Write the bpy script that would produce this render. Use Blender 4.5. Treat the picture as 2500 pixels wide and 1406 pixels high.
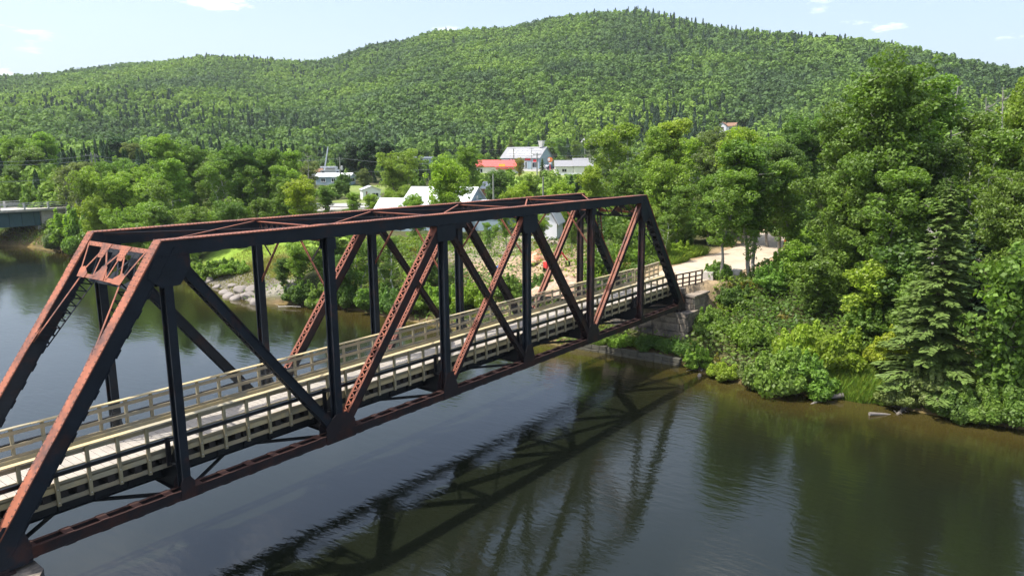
import bpy, math, random
import numpy as np
from mathutils import Matrix, Vector

S = bpy.context.scene
for o in list(bpy.data.objects):
    bpy.data.objects.remove(o)

# ------------------------------------------------------------------ camera
CAM = np.array([-4.913, -24.299, 11.733])
YAW, PITCH, ROLL, FPX = 0.905562, -0.178464, -0.0079328, 1754.9
def cam_axes():
    f = np.array([math.sin(YAW)*math.cos(PITCH), math.cos(YAW)*math.cos(PITCH), math.sin(PITCH)])
    r = np.cross(f, [0, 0, 1.0]); r /= np.linalg.norm(r); u = np.cross(r, f)
    c, s = math.cos(ROLL), math.sin(ROLL)
    return c*r+s*u, -s*r+c*u, f
RT, UP, FW = cam_axes()
cd = bpy.data.cameras.new('camera'); cam = bpy.data.objects.new('camera', cd)
S.collection.objects.link(cam); S.camera = cam
cd.sensor_width = 36; cd.lens = 36*FPX/2500; cd.clip_start = .2; cd.clip_end = 9000
cam.matrix_world = Matrix([[RT[0], UP[0], -FW[0], CAM[0]], [RT[1], UP[1], -FW[1], CAM[1]],
                           [RT[2], UP[2], -FW[2], CAM[2]], [0, 0, 0, 1]])

# ------------------------------------------------------------------ sky and sun
SUN = np.array([-.41, .36, 1.0]); SUN /= np.linalg.norm(SUN)
W = bpy.data.worlds.new('World'); S.world = W; W.use_nodes = True
nt = W.node_tree; N = nt.nodes; Lk = nt.links; N.clear()
out = N.new('ShaderNodeOutputWorld'); bg = N.new('ShaderNodeBackground'); sky = N.new('ShaderNodeTexSky')
sky.sky_type = 'NISHITA'; sky.sun_disc = False
sky.sun_elevation = math.asin(SUN[2]); sky.sun_rotation = math.atan2(SUN[0], SUN[1])
sky.air_density = 1.0; sky.dust_density = 3.5; sky.ozone_density = 1.5; sky.altitude = 200
bg.inputs['Strength'].default_value = .145
tc = N.new('ShaderNodeTexCoord'); sep = N.new('ShaderNodeSeparateXYZ'); Lk.new(tc.outputs['Generated'], sep.inputs[0])
# thin fair-weather cloud: noise over the flattened sky dome
zc = N.new('ShaderNodeMath'); zc.operation = 'ADD'; zc.inputs[1].default_value = .12; Lk.new(sep.outputs[2], zc.inputs[0])
zm = N.new('ShaderNodeMath'); zm.operation = 'MAXIMUM'; zm.inputs[1].default_value = .05; Lk.new(zc.outputs[0], zm.inputs[0])
dv = N.new('ShaderNodeVectorMath'); dv.operation = 'DIVIDE'; Lk.new(tc.outputs['Generated'], dv.inputs[0])
cm = N.new('ShaderNodeCombineXYZ')
for i in range(3): Lk.new(zm.outputs[0], cm.inputs[i])
Lk.new(cm.outputs[0], dv.inputs[1])
def cloud_noise(scale, det, lo, hi, off):
    mp = N.new('ShaderNodeMapping'); mp.inputs['Location'].default_value = off; Lk.new(dv.outputs[0], mp.inputs[0])
    n = N.new('ShaderNodeTexNoise'); n.inputs['Scale'].default_value = scale; n.inputs['Detail'].default_value = det
    n.inputs['Roughness'].default_value = .6; Lk.new(mp.outputs[0], n.inputs[0])
    r = N.new('ShaderNodeMapRange'); r.inputs[1].default_value = lo; r.inputs[2].default_value = hi; # more cloud overhead than near the horizon
    up = N.new('ShaderNodeMapRange'); up.inputs[1].default_value = .26; up.inputs[2].default_value = .5; up.inputs[3].default_value = 0; up.inputs[4].default_value = .085; Lk.new(sep.outputs[2], up.inputs[0])
    ad = N.new('ShaderNodeMath'); ad.operation = 'ADD'; Lk.new(n.outputs[0], ad.inputs[0]); Lk.new(up.outputs[0], ad.inputs[1]); Lk.new(ad.outputs[0], r.inputs[0])
    return r.outputs[0]
c1 = cloud_noise(1.5, 9, .60, .80, (3.1, 1.7, 0)); c2 = cloud_noise(.55, 4, .36, .70, (8.3, 2.2, 4))
cmul = N.new('ShaderNodeMath'); cmul.operation = 'MULTIPLY'; Lk.new(c1, cmul.inputs[0]); Lk.new(c2, cmul.inputs[1])
cs = N.new('ShaderNodeMath'); cs.operation = 'MULTIPLY'; cs.inputs[1].default_value = 1.6; cs.use_clamp = True; Lk.new(cmul.outputs[0], cs.inputs[0])
mixc = N.new('ShaderNodeMix'); mixc.data_type = 'RGBA'; Lk.new(cs.outputs[0], mixc.inputs[0])
mixc.inputs[7].default_value = (8.5, 8.6, 8.8, 1)
# pale summer veil, thickest towards the horizon
vf = N.new('ShaderNodeMapRange'); vf.inputs[1].default_value = -.02; vf.inputs[2].default_value = .62; vf.inputs[3].default_value = .62; vf.inputs[4].default_value = .16; Lk.new(sep.outputs[2], vf.inputs[0])
veil = N.new('ShaderNodeMix'); veil.data_type = 'RGBA'; veil.inputs[7].default_value = (2.02, 2.33, 2.80, 1); Lk.new(vf.outputs[0], veil.inputs[0]); Lk.new(sky.outputs[0], veil.inputs[6])
Lk.new(veil.outputs[2], mixc.inputs[6]); Lk.new(mixc.outputs[2], bg.inputs[0]); Lk.new(bg.outputs[0], out.inputs[0])

sd = bpy.data.lights.new('sun', 'SUN'); sun = bpy.data.objects.new('sun', sd); S.collection.objects.link(sun)
sd.energy = 3.1; sd.angle = math.radians(.53); sd.color = (1, .955, .88)
sun.rotation_euler = Vector(-SUN).to_track_quat('-Z', 'Y').to_euler(); sun.location = (0, 0, 120)
S.view_settings.view_transform = 'Standard'; S.view_settings.look = 'None'; S.view_settings.gamma = 1
S.view_settings.exposure = 1.15
S.cycles.max_bounces = 7; S.cycles.transparent_max_bounces = 12; S.cycles.diffuse_bounces = 3
S.cycles.caustics_reflective = False; S.cycles.caustics_refractive = False
S.cycles.use_denoising = True

# ------------------------------------------------------------------ scene graph helpers
def tag(o, label=None, cat=None, group=None, kind=None):
    if label: o['label'] = label
    if cat: o['category'] = cat
    if group: o['group'] = group
    if kind: o['kind'] = kind
    return o
def empty(name, loc=(0, 0, 0), rz=0, label=None, cat=None, group=None):
    o = bpy.data.objects.new(name, None); S.collection.objects.link(o)
    o.empty_display_size = .3; o.location = loc; o.rotation_euler = (0, 0, rz)
    return tag(o, label, cat, group)
def link_mesh(name, me, parent=None):
    o = bpy.data.objects.new(name, me); S.collection.objects.link(o)
    if parent: o.parent = parent
    return o
CHILD = {}
def copy_tree(o, parent=None, kids=None):
    c = o.copy(); S.collection.objects.link(c); c.parent = parent
    for ch in list(o.children): copy_tree(ch, c)
    return c
def mesh_np(name, V, F, mats, fm=None, smooth=False, attrs=None):
    """V (n,3), F (m,k) all faces with k corners"""
    me = bpy.data.meshes.new(name); V = np.asarray(V, np.float32); F = np.asarray(F, np.int32)
    n, m, k = len(V), len(F), F.shape[1]
    me.vertices.add(n); me.vertices.foreach_set('co', V.ravel())
    me.loops.add(m*k); me.loops.foreach_set('vertex_index', F.ravel())
    me.polygons.add(m); me.polygons.foreach_set('loop_start', np.arange(0, m*k, k, dtype=np.int32))
    for mt in mats: me.materials.append(mt)
    if fm is not None: me.polygons.foreach_set('material_index', np.asarray(fm, np.int32))
    if smooth: me.polygons.foreach_set('use_smooth', np.ones(m, bool))
    else: me.polygons.foreach_set('use_smooth', np.zeros(m, bool))
    for an, (ty, a) in (attrs or {}).items():
        at = me.attributes.new(an, ty, 'FACE')
        at.data.foreach_set('color' if ty == 'FLOAT_COLOR' else 'value', np.asarray(a, np.float32).ravel())
    me.update(calc_edges=True)
    return me
class MB:
    """collects shapes and links them as ONE mesh object"""
    def __init__(s): s.v = []; s.f = []; s.m = []; s.sm = []
    def add(s, vs, fs, mi=0, smooth=False):
        b = len(s.v); s.v += [tuple(map(float, v)) for v in vs]
        for f in fs: s.f.append([b+i for i in f]); s.m.append(mi); s.sm.append(smooth)
    def box(s, x0, x1, y0, y1, z0, z1, mi=0):
        s.add([(x, y, z) for z in (z0, z1) for y in (y0, y1) for x in (x0, x1)],
              [(0, 2, 3, 1), (4, 5, 7, 6), (0, 1, 5, 4), (2, 6, 7, 3), (0, 4, 6, 2), (1, 3, 7, 5)], mi)
    def obox(s, c, ax, ay, az, mi=0):
        """centre and three half-axis vectors"""
        c, ax, ay, az = map(np.asarray, (c, ax, ay, az))
        s.add([c+i*ax+j*ay+k*az for k in (-1, 1) for j in (-1, 1) for i in (-1, 1)],
              [(0, 2, 3, 1), (4, 5, 7, 6), (0, 1, 5, 4), (2, 6, 7, 3), (0, 4, 6, 2), (1, 3, 7, 5)], mi)
    def bar(s, p, q, w, h, up=(0, 0, 1), mi=0):
        p = np.array(p, float); q = np.array(q, float); d = q-p; L = np.linalg.norm(d); d = d/L
        side = np.cross(up, d); nn = np.linalg.norm(side)
        side = np.array([1., 0, 0]) if nn < 1e-6 else side/nn
        u = np.cross(d, side); s.obox((p+q)/2, d*L/2, side*w/2, u*h/2, mi)
    def tube(s, pts, rad, n=7, mi=0, caps=True):
        pts = [np.array(p, float) for p in pts]; rings = []; vs = []
        ref = np.array([0.3, .2, 1.0])
        for i, p in enumerate(pts):
            d = pts[min(i+1, len(pts)-1)]-pts[max(i-1, 0)]; d = d/(np.linalg.norm(d)+1e-9)
            a = np.cross(ref, d)
            if np.linalg.norm(a) < .05: a = np.cross([1, 0, 0], d)
            a /= np.linalg.norm(a); b = np.cross(d, a)
            vs += [p+rad[i]*(math.cos(t)*a+math.sin(t)*b) for t in np.arange(n)*2*math.pi/n]
        fs = [(i*n+j, i*n+(j+1) % n, (i+1)*n+(j+1) % n, (i+1)*n+j) for i in range(len(pts)-1) for j in range(n)]
        s.add(vs, fs, mi, True)
        if caps:
            s.add(vs[:n], [tuple(range(n))[::-1]], mi); s.add(vs[-n:], [tuple(range(n))], mi)
    def plate(s, poly, n, t, mi=0):
        """convex polygon (3D points) extruded by vector n*t both ways"""
        poly = [np.array(p, float) for p in poly]; n = np.array(n, float)*t/2; k = len(poly)
        s.add([p-n for p in poly]+[p+n for p in poly],
              [tuple(range(k))[::-1], tuple(range(k, 2*k))]+[(i, (i+1) % k, k+(i+1) % k, k+i) for i in range(k)], mi)
    def build(s, name, mats, parent=None, label=None):
        me = bpy.data.meshes.new(name); me.from_pydata(s.v, [], s.f)
        for m in (mats if isinstance(mats, (list, tuple)) else [mats]): me.materials.append(m)
        me.polygons.foreach_set('material_index', s.m); me.polygons.foreach_set('use_smooth', s.sm); me.update()
        o = link_mesh(name, me, parent)
        if label: o['label'] = label
        return o

# ------------------------------------------------------------------ materials
def mat(name, col, rough=.7, var=.25, scale=3.0, bump=0., bscale=20., metal=0., col2=None, c2lo=.5, c2hi=.6, c2scale=1.5, spec=.5, stretch=None, detail=6):
    m = bpy.data.materials.new(name); m.use_nodes = True; t = m.node_tree; n = t.nodes; l = t.links
    b = n['Principled BSDF']; b.inputs['Roughness'].default_value = rough; b.inputs['Metallic'].default_value = metal
    b.inputs['Specular IOR Level'].default_value = spec
    tcx = n.new('ShaderNodeTexCoord'); src = tcx.outputs['Object']
    if stretch:
        mp = n.new('ShaderNodeMapping'); mp.inputs['Scale'].default_value = stretch; l.new(src, mp.inputs[0]); src = mp.outputs[0]
    nz = n.new('ShaderNodeTexNoise'); nz.inputs['Scale'].default_value = scale; nz.inputs['Detail'].default_value = detail; nz.inputs['Roughness'].default_value = .65
    l.new(src, nz.inputs[0])
    mr = n.new('ShaderNodeMapRange'); mr.inputs[1].default_value = .25; mr.inputs[2].default_value = .75
    mr.inputs[3].default_value = 1-var; mr.inputs[4].default_value = 1+var; l.new(nz.outputs[0], mr.inputs[0])
    vm = n.new('ShaderNodeVectorMath'); vm.operation = 'SCALE'; l.new(mr.outputs[0], vm.inputs['Scale'])
    if col2:
        n2 = n.new('ShaderNodeTexNoise'); n2.inputs['Scale'].default_value = c2scale; n2.inputs['Detail'].default_value = 7; n2.inputs['Roughness'].default_value = .7
        l.new(tcx.outputs['Object'], n2.inputs[0])
        r2 = n.new('ShaderNodeMapRange'); r2.inputs[1].default_value = c2lo; r2.inputs[2].default_value = c2hi; l.new(n2.outputs[0], r2.inputs[0])
        mx = n.new('ShaderNodeMix'); mx.data_type = 'RGBA'; l.new(r2.outputs[0], mx.inputs[0])
        mx.inputs[6].default_value = (*col, 1); mx.inputs[7].default_value = (*col2, 1); l.new(mx.outputs[2], vm.inputs[0])
    else: vm.inputs[0].default_value = col
    l.new(vm.outputs[0], b.inputs['Base Color'])
    if bump:
        bn = n.new('ShaderNodeTexNoise'); bn.inputs['Scale'].default_value = bscale; bn.inputs['Detail'].default_value = 5; l.new(tcx.outputs['Object'], bn.inputs[0])
        bp = n.new('ShaderNodeBump'); bp.inputs['Strength'].default_value = bump; bp.inputs['Distance'].default_value = .03
        l.new(bn.outputs[0], bp.inputs['Height']); l.new(bp.outputs[0], b.inputs['Normal'])
    return m
M = {}
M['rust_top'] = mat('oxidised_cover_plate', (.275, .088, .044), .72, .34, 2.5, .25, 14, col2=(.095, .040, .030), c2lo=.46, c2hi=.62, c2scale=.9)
M['rust_chord'] = mat('shaded_rust_plate', (.065, .027, .020), .7, .35, 3, .2, 14)  # rust with the shade on the bottom chord put into its colour
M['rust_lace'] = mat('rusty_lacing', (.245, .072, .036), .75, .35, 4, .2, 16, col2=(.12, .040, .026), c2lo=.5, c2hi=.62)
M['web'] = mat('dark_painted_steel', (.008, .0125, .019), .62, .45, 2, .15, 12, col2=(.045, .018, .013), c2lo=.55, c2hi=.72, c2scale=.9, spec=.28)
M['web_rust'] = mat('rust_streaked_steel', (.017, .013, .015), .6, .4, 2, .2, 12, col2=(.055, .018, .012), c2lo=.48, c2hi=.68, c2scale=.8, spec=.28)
M['dark'] = mat('near_black_steel', (.007, .009, .012), .6, .3, 2, .1, 12)  # near-black steel of the floor system
M['rivet'] = mat('rivet_heads', (.055, .022, .018), .6, .3, 6)
M['black'] = mat('black_steel', (.008, .008, .010), .38, .2, 3)
M['wood'] = mat('pale_treated_timber', (.32, .255, .15), .75, .25, 2.2, .15, 30, col2=(.24, .215, .15), c2lo=.42, c2hi=.6, c2scale=.5, stretch=(.6, 6, 6))
M['wood_new'] = mat('fresh_yellow_timber', (.46, .365, .19), .75, .2, 2.2, .1, 30, col2=(.34, .30, .20), c2lo=.5, c2hi=.58, c2scale=.28, stretch=(.6, 6, 6))
M['wood_post'] = mat('greenish_timber_post', (.275, .235, .14), .8, .25, 4, .15, 30)
M['tie'] = mat('creosoted_tie', (.022, .018, .015), .85, .4, 5, .3, 20)
M['deck'] = mat('pale_sanded_planking', (.375, .34, .29), .9, .2, 1.4, .12, 40, col2=(.34, .30, .25), c2lo=.45, c2hi=.7, c2scale=.6)
M['stone'] = mat('weathered_abutment_stone', (.25, .205, .155), .85, .45, 1.6, .7, 5, col2=(.075, .068, .062), c2lo=.45, c2hi=.58, c2scale=.55)
M['concrete'] = mat('pale_concrete', (.42, .39, .34), .85, .2, 2.5, .2, 25, col2=(.27, .26, .24), c2lo=.5, c2hi=.65)
M['rock'] = mat('river_boulder', (.25, .22, .19), .85, .25, 1.5, .5, 5, col2=(.22, .19, .165), c2lo=.47, c2hi=.62)
M['white'] = mat('white_siding', (.74, .75, .76), .6, .05, 1.5)
M['cream'] = mat('cream_siding', (.62, .60, .55), .65, .06, 1.5)
M['bluegrey'] = mat('blue_grey_siding', (.26, .34, .39), .6, .08, 1.5)
M['tin'] = mat('pale_tin_roof', (.50, .51, .53), .4, .08, 1.5, stretch=(4, .3, 1))
M['greyroof'] = mat('grey_shingle_roof', (.25, .25, .26), .8, .12, 2)
M['redroof'] = mat('faded_red_roof', (.60, .085, .07), .6, .15, 1.5)
M['red'] = mat('bright_red_paint', (.62, .03, .035), .45, .05, 2)
M['orange'] = mat('orange_plastic', (.80, .20, .03), .5, .08, 2)
M['yellow'] = mat('yellow_paint', (.75, .50, .06), .5, .08, 2)
M['blue'] = mat('blue_tarpaulin', (.08, .30, .70), .5, .1, 3)
M['glass'] = mat('dark_window_glass', (.02, .028, .034), .08, .1, 1)
M['brown'] = mat('brown_wood_siding', (.22, .12, .07), .8, .2, 3)
M['asphalt'] = mat('grey_asphalt', (.21, .205, .20), .9, .12, 1.5, .2, 30)
M['teal'] = mat('teal_painted_girder', (.035, .085, .10), .5, .2, 1)
M['rail_grey'] = mat('galvanised_rail', (.48, .48, .46), .5, .12, 2)
M['pole'] = mat('grey_green_pole', (.20, .21, .17), .85, .2, 2, stretch=(4, 4, .4))
M['wire'] = mat('dull_cable', (.22, .24, .25), .5, .1, 1)
M['bark'] = mat('brown_bark', (.10, .08, .062), .9, .35, 5, .4, 18, stretch=(3, 3, .6))
M['bark_grey'] = mat('grey_aspen_bark', (.25, .235, .205), .85, .35, 5, .3, 18, col2=(.06, .05, .045), c2lo=.58, c2hi=.66, c2scale=3)
M['birch'] = mat('white_birch_bark', (.60, .58, .53), .8, .2, 5, .2, 18, col2=(.10, .09, .08), c2lo=.60, c2hi=.66, c2scale=4)
M['dead'] = mat('bleached_deadwood', (.42, .39, .35), .85, .25, 4, .3, 15)
M['log'] = mat('grey_waterlogged_timber', (.17, .15, .13), .85, .35, 6, .4, 15)

def leaf_material(name, transl, rough, vspread, sat_shift=True):
    m = bpy.data.materials.new(name); m.use_nodes = True; t = m.node_tree; n = t.nodes; l = t.links
    b = n['Principled BSDF']; b.inputs['Roughness'].default_value = rough; b.inputs['Specular IOR Level'].default_value = .32
    oi = n.new('ShaderNodeObjectInfo'); at = n.new('ShaderNodeAttribute'); at.attribute_name = 'var'
    tn = n.new('ShaderNodeAttribute'); tn.attribute_name = 'tint'
    mul = n.new('ShaderNodeVectorMath'); mul.operation = 'MULTIPLY'; l.new(oi.outputs['Color'], mul.inputs[0]); l.new(tn.outputs['Color'], mul.inputs[1])
    mr = n.new('ShaderNodeMapRange'); mr.inputs[3].default_value = 1-vspread; mr.inputs[4].default_value = 1+vspread*1.3; l.new(at.outputs['Fac'], mr.inputs[0])
    sc = n.new('ShaderNodeVectorMath'); sc.operation = 'SCALE'; l.new(mul.outputs[0], sc.inputs[0]); l.new(mr.outputs[0], sc.inputs['Scale'])
    l.new(sc.outputs[0], b.inputs['Base Color'])
    tr = n.new('ShaderNodeBsdfTranslucent')
    ty = n.new('ShaderNodeVectorMath'); ty.operation = 'MULTIPLY'; ty.inputs[1].default_value = (1.25, 1.35, .55); l.new(sc.outputs[0], ty.inputs[0])
    l.new(ty.outputs[0], tr.inputs[0])
    mx = n.new('ShaderNodeMixShader'); mx.inputs[0].default_value = transl; l.new(b.outputs[0], mx.inputs[1]); l.new(tr.outputs[0], mx.inputs[2])
    l.new(mx.outputs[0], n['Material Output'].inputs[0])
    return m
M['leaf'] = leaf_material('broad_leaves', .42, .5, .35)
M['needle'] = leaf_material('conifer_needles', .15, .6, .35)
M['farleaf'] = leaf_material('distant_crowns', .25, .8, .10)
M['grass'] = leaf_material('grass_blades', .35, .6, .35)
# ------------------------------------------------------------------ terrain
WZ = -3.7                                  # water level
SHX = [-400, -60, -25, -19, -15, -9, -5, -1.5, 3, 6, 12, 20, 28, 33, 38, 42, 45, 50, 56, 62, 70, 85, 100, 115, 127, 134, 150, 200, 260, 400]
SHY = [52, 46, 43.7, 43.2, 43.4, 42, 42.6, 44.4, 44.0, 43.4, 43.2, 42.6, 42.2, 42.5, 42, 40.3, 38.4, 39, 41, 42.3, 44, 45.6, 46, 45.2, 44.2, 41.5, 41, 41, 30, -60]
def xs(y): return np.interp(y, SHX, SHY)
SKY = [(-700, 215), (-300, 200), (0, 183), (100, 180), (200, 168), (300, 155), (400, 148), (500, 133), (600, 138), (700, 146), (745, 149), (820, 138), (900, 108), (1000, 92), (1060, 72),
       (1150, 68), (1250, 64), (1340, 42), (1450, 28), (1560, 24), (1640, 40), (1750, 62), (1850, 75), (1950, 82), (2050, 88), (2150, 98), (2250, 115), (2350, 140), (2450, 155), (2500, 163), (2900, 215), (3300, 260)]
def pix_dir(px, py):
    return ((px-1250)/FPX)*RT - ((py-703)/FPX)*UP + FW
_az = []; _el = []
for px_, py_ in SKY:
    d_ = pix_dir(px_, py_); _az.append(math.atan2(d_[0], d_[1])); _el.append(math.atan2(d_[2], math.hypot(d_[0], d_[1])))
_az = np.array(_az); _el = np.array(_el)
AZL = math.atan2(*pix_dir(0, 387)[:2]); AZR = math.atan2(*pix_dir(2500, 387)[:2])
RR_az = np.interp(np.array([0, 500, 760, 1000, 1550, 2100, 2500]), [0, 2500], [AZL, AZR]); RR_r = [980, 950, 900, 820, 760, 640, 560]
def ridge(az):
    return np.interp(az, RR_az, RR_r), np.interp(az, _az, _el)
def vnoise(x, y, s, seed=0):
    """smooth value noise, vectorised"""
    x = np.asarray(x, float)/s+seed*17.3; y = np.asarray(y, float)/s-seed*9.1
    xi = np.floor(x); yi = np.floor(y); fx = x-xi; fy = y-yi; fx = fx*fx*(3-2*fx); fy = fy*fy*(3-2*fy)
    def h(a, b):
        t = np.sin(a*127.1+b*311.7+seed*74.7)*43758.5453; return t-np.floor(t)
    return (h(xi, yi)*(1-fx)+h(xi+1, yi)*fx)*(1-fy)+(h(xi, yi+1)*(1-fx)+h(xi+1, yi+1)*fx)*fy
def height(x, y):
    x = np.asarray(x, float); y = np.asarray(y, float)
    d = x-xs(y)
    zn = np.interp(d, [-60, -20, -8, -3, 0, .7, 3, 6, 9, 13, 20, 60, 120], [-8.5, -7.5, -6.2, -4.6, WZ-.03, -3.35, -2.5, -1.3, -.1, 1.0, 1.35, 1.8, 2.6])
    # gentle gravel point with the lawn behind it
    zl = np.interp(d, [-60, -20, -6, -2, 0, 1.5, 4, 8, 12, 20, 60, 120], [-8.5, -7.5, -5.6, -4.4, WZ-.03, -3.3, -2.5, -1.5, -.7, 0, 1.2, 2.6])
    wl = np.clip(1-abs(y-58)/22, 0, 1); wl = wl*wl*(3-2*wl); zn = zn*(1-wl)+zl*wl
    # railway embankment carrying the trail
    yc = np.interp(x, [48, 56, 66, 80, 100], [2.6, 2.7, 3.0, 4.0, 8]); hw = np.interp(x, [51, 53.5, 57, 64, 80], [2.6, 3.3, 4.6, 4.6, 4.0])
    side = np.clip((abs(y-yc)-hw)/np.interp(x, [51.4, 54], [.4, 3.2]), 0, 1); side = side*side*(3-2*side)
    ze = 1.22+.002*(x-48); zn = np.where(x > 49.25, zn*side*1.0+ze*(1-side), zn)
    zn = np.where((x > 44.3) & (x < 49.3) & (y > -1) & (y < 9), np.maximum(zn, -3.3+np.clip(x-44.3, 0, 2)*.25), zn)
    # land behind the bank, up to the hills
    dx = x-CAM[0]; dy = y-CAM[1]; r = np.hypot(dx, dy)+1e-6; az = np.arctan2(dx, dy)
    R, el = ridge(az)
    zv = np.interp(r, [0, 90, 130, 163, 200, 240, 300, 340], [1.5, 1.6, 2.4, 3.4, 4.8, 6.0, 7.5, 10.0])
    t = np.clip((r-340)/(R-340), 0, 1.0); el0 = math.atan2(10-CAM[2], 340)
    elr = el-7.5/R
    ea = el0+(elr-el0)*(1-(1-t)**1.45)
    und = (vnoise(x, y, 150, 1)-.5)*16+(vnoise(x, y, 60, 2)-.5)*5
    zh = CAM[2]+r*np.tan(ea)+und*np.clip(4*t*(1-t), 0, 1)
    zr_ = CAM[2]+R*np.tan(elr)
    zh = np.where(r > R, zr_-(r-R)*.22-(r-R)**2*.00005, zh)
    zh = np.where(r > 340, zh, zv)
    land = np.clip((r-95)/45, 0, 1); land = land*land*(3-2*land)
    far = np.where(r > 340, zh, zv)
    z = zn*(1-land)+far*land
    bank = np.clip((d+1)/26, 0, 1); z = np.where(d < 25, zn*(1-bank*land)+far*bank*land, z)
    z = np.where(d < -1, zn, z)
    # the river stays open to the west; a low plain lies beyond it
    z = np.where(x < -85, np.interp(x, [-400, -120, -85], [4, 1, -6.5]), z)
    rough = (vnoise(x, y, 4, 5)-.5)*.5*np.clip((d-1)/6, 0, 1)*np.where((x > 49.2) & (side < .9), .12, 1)
    return z+rough
def hz(x, y): return float(height(np.array([x]), np.array([y]))[0])
def spot(px, r, py=500):
    """world x, y at horizontal distance r from the camera in the direction of picture column px (at row py)"""
    d = pix_dir(px, py); k = r/math.hypot(d[0], d[1]); return CAM[0]+d[0]*k, CAM[1]+d[1]*k
def top_z(px, py, r):
    d = pix_dir(px, py); return CAM[2]+d[2]*r/math.hypot(d[0], d[1])
def on_plane(px, py, z):
    d = pix_dir(px, py); t = (z-CAM[2])/d[2]; return CAM[0]+d[0]*t, CAM[1]+d[1]*t

def ground_material():
    m = bpy.data.materials.new('ground'); m.use_nodes = True; t = m.node_tree; n = t.nodes; l = t.links
    b = n['Principled BSDF']; b.inputs['Roughness'].default_value = .95; b.inputs['Specular IOR Level'].default_value = .15
    a = n.new('ShaderNodeAttribute'); a.attribute_name = 'soil'; tcx = n.new('ShaderNodeTexCoord')
    nz = n.new('ShaderNodeTexNoise'); nz.inputs['Scale'].default_value = 1.3; nz.inputs['Detail'].default_value = 8; nz.inputs['Roughness'].default_value = .7; l.new(tcx.outputs['Object'], nz.inputs[0])
    mr = n.new('ShaderNodeMapRange'); mr.inputs[1].default_value = .3; mr.inputs[2].default_value = .7; mr.inputs[3].default_value = .6; mr.inputs[4].default_value = 1.4; l.new(nz.outputs[0], mr.inputs[0])
    sc = n.new('ShaderNodeVectorMath'); sc.operation = 'SCALE'; l.new(a.outputs['Color'], sc.inputs[0]); l.new(mr.outputs[0], sc.inputs['Scale']); l.new(sc.outputs[0], b.inputs['Base Color'])
    bp = n.new('ShaderNodeBump'); bp.inputs['Strength'].default_value = .6; bp.inputs['Distance'].default_value = .12
    n2 = n.new('ShaderNodeTexNoise'); n2.inputs['Scale'].default_value = 6; n2.inputs['Detail'].default_value = 6; l.new(tcx.outputs['Object'], n2.inputs[0])
    l.new(n2.outputs[0], bp.inputs['Height']); l.new(bp.outputs[0], b.inputs['Normal'])
    return m
M['ground'] = ground_material()
def in_ell(x, y, cx, cy, a, b, rot=0):
    c, s = math.cos(rot), math.sin(rot); u = (x-cx)*c+(y-cy)*s; v = -(x-cx)*s+(y-cy)*c
    return np.clip(1.25-np.sqrt((u/a)**2+(v/b)**2)*1.0, 0, .25)*4
def soil_colour(x, y):
    n = len(x); c = np.empty((n, 4)); c[:, 3] = 1
    g = vnoise(x, y, 3, 3)[:, None]
    base = np.array([.045, .062, .018])*(1-g)+np.array([.085, .078, .035])*g
    r = np.hypot(x-CAM[0], y-CAM[1]); d = x-xs(y)
    def put(w, col):
        nonlocal base
        w = np.clip(w, 0, 1)[:, None]; base = base*(1-w)+np.array(col)*w
    put(np.clip((r-320)/60, 0, 1), (.028, .05, .014))                     # forest floor of the hills
    put(np.clip(1-abs(d-.6)/1.1, 0, 1), (.15, .105, .055))                # wet sandy margin
    put((d < 0)*1., (.16, .115, .04))                                     # river bed
    yc = np.interp(x, [48, 56, 66, 80, 100], [2.6, 2.7, 3.0, 4.0, 8]); hw = np.interp(x, [48, 53, 57, 64, 80], [2.7, 3.4, 4.6, 4.6, 4.0])
    put(np.clip((hw+.9-abs(y-yc))*1.1, 0, 1)*(x > 48.4)*(x < 99), (.30, .22, .13))   # trail shoulders
    for (px, r0, a, b_, col) in LAWNS:
        cx, cy = spot(px, r0); put(in_ell(x, y, cx, cy, a, b_, math.pi/2-math.atan2(cx-CAM[0], cy-CAM[1])+math.pi/2), col)
    for (cx, cy, a, b_, rot, col) in PATCH: put(in_ell(x, y, cx, cy, a, b_, rot), col)
    c[:, :3] = base
    return c
# (column, distance, half width across, half depth, colour): clearings in the village
LAWNS = [(1370, 222, 24, 34, (.17, .26, .045)), (1250, 250, 30, 20, (.20, .24, .06)), (860, 185, 8, 16, (.15, .21, .05)), (905, 190, 7, 9, (.17, .21, .06)), (1460, 300, 12, 40, (.19, .25, .07)), (890, 152, 9, 6, (.17, .21, .06)),
         (1330, 285, 26, 10, (.30, .29, .26)), (870, 143, 19, 5.5, (.38, .36, .32)), (150, 330, 14, 8, (.28, .26, .12))]
PATCH = [(57, 66.5, 11, 9, .3, (.18, .27, .035)), (46.5, 55.5, 6.5, 8, .2, (.17, .17, .055)), (40.5, 52, 2.6, 8, .25, (.24, .22, .18)),
         (56, 20, 10, 7, .6, (.36, .26, .17)), (62, 30, 8, 7, .5, (.30, .25, .19)), (50.3, .1, 1.6, .9, 0, (.26, .20, .13)), (92, -19, 16, 8, .9, (.40, .38, .36)), (84, -24, 5, 4, 0, (.22, .27, .06))]
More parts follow.
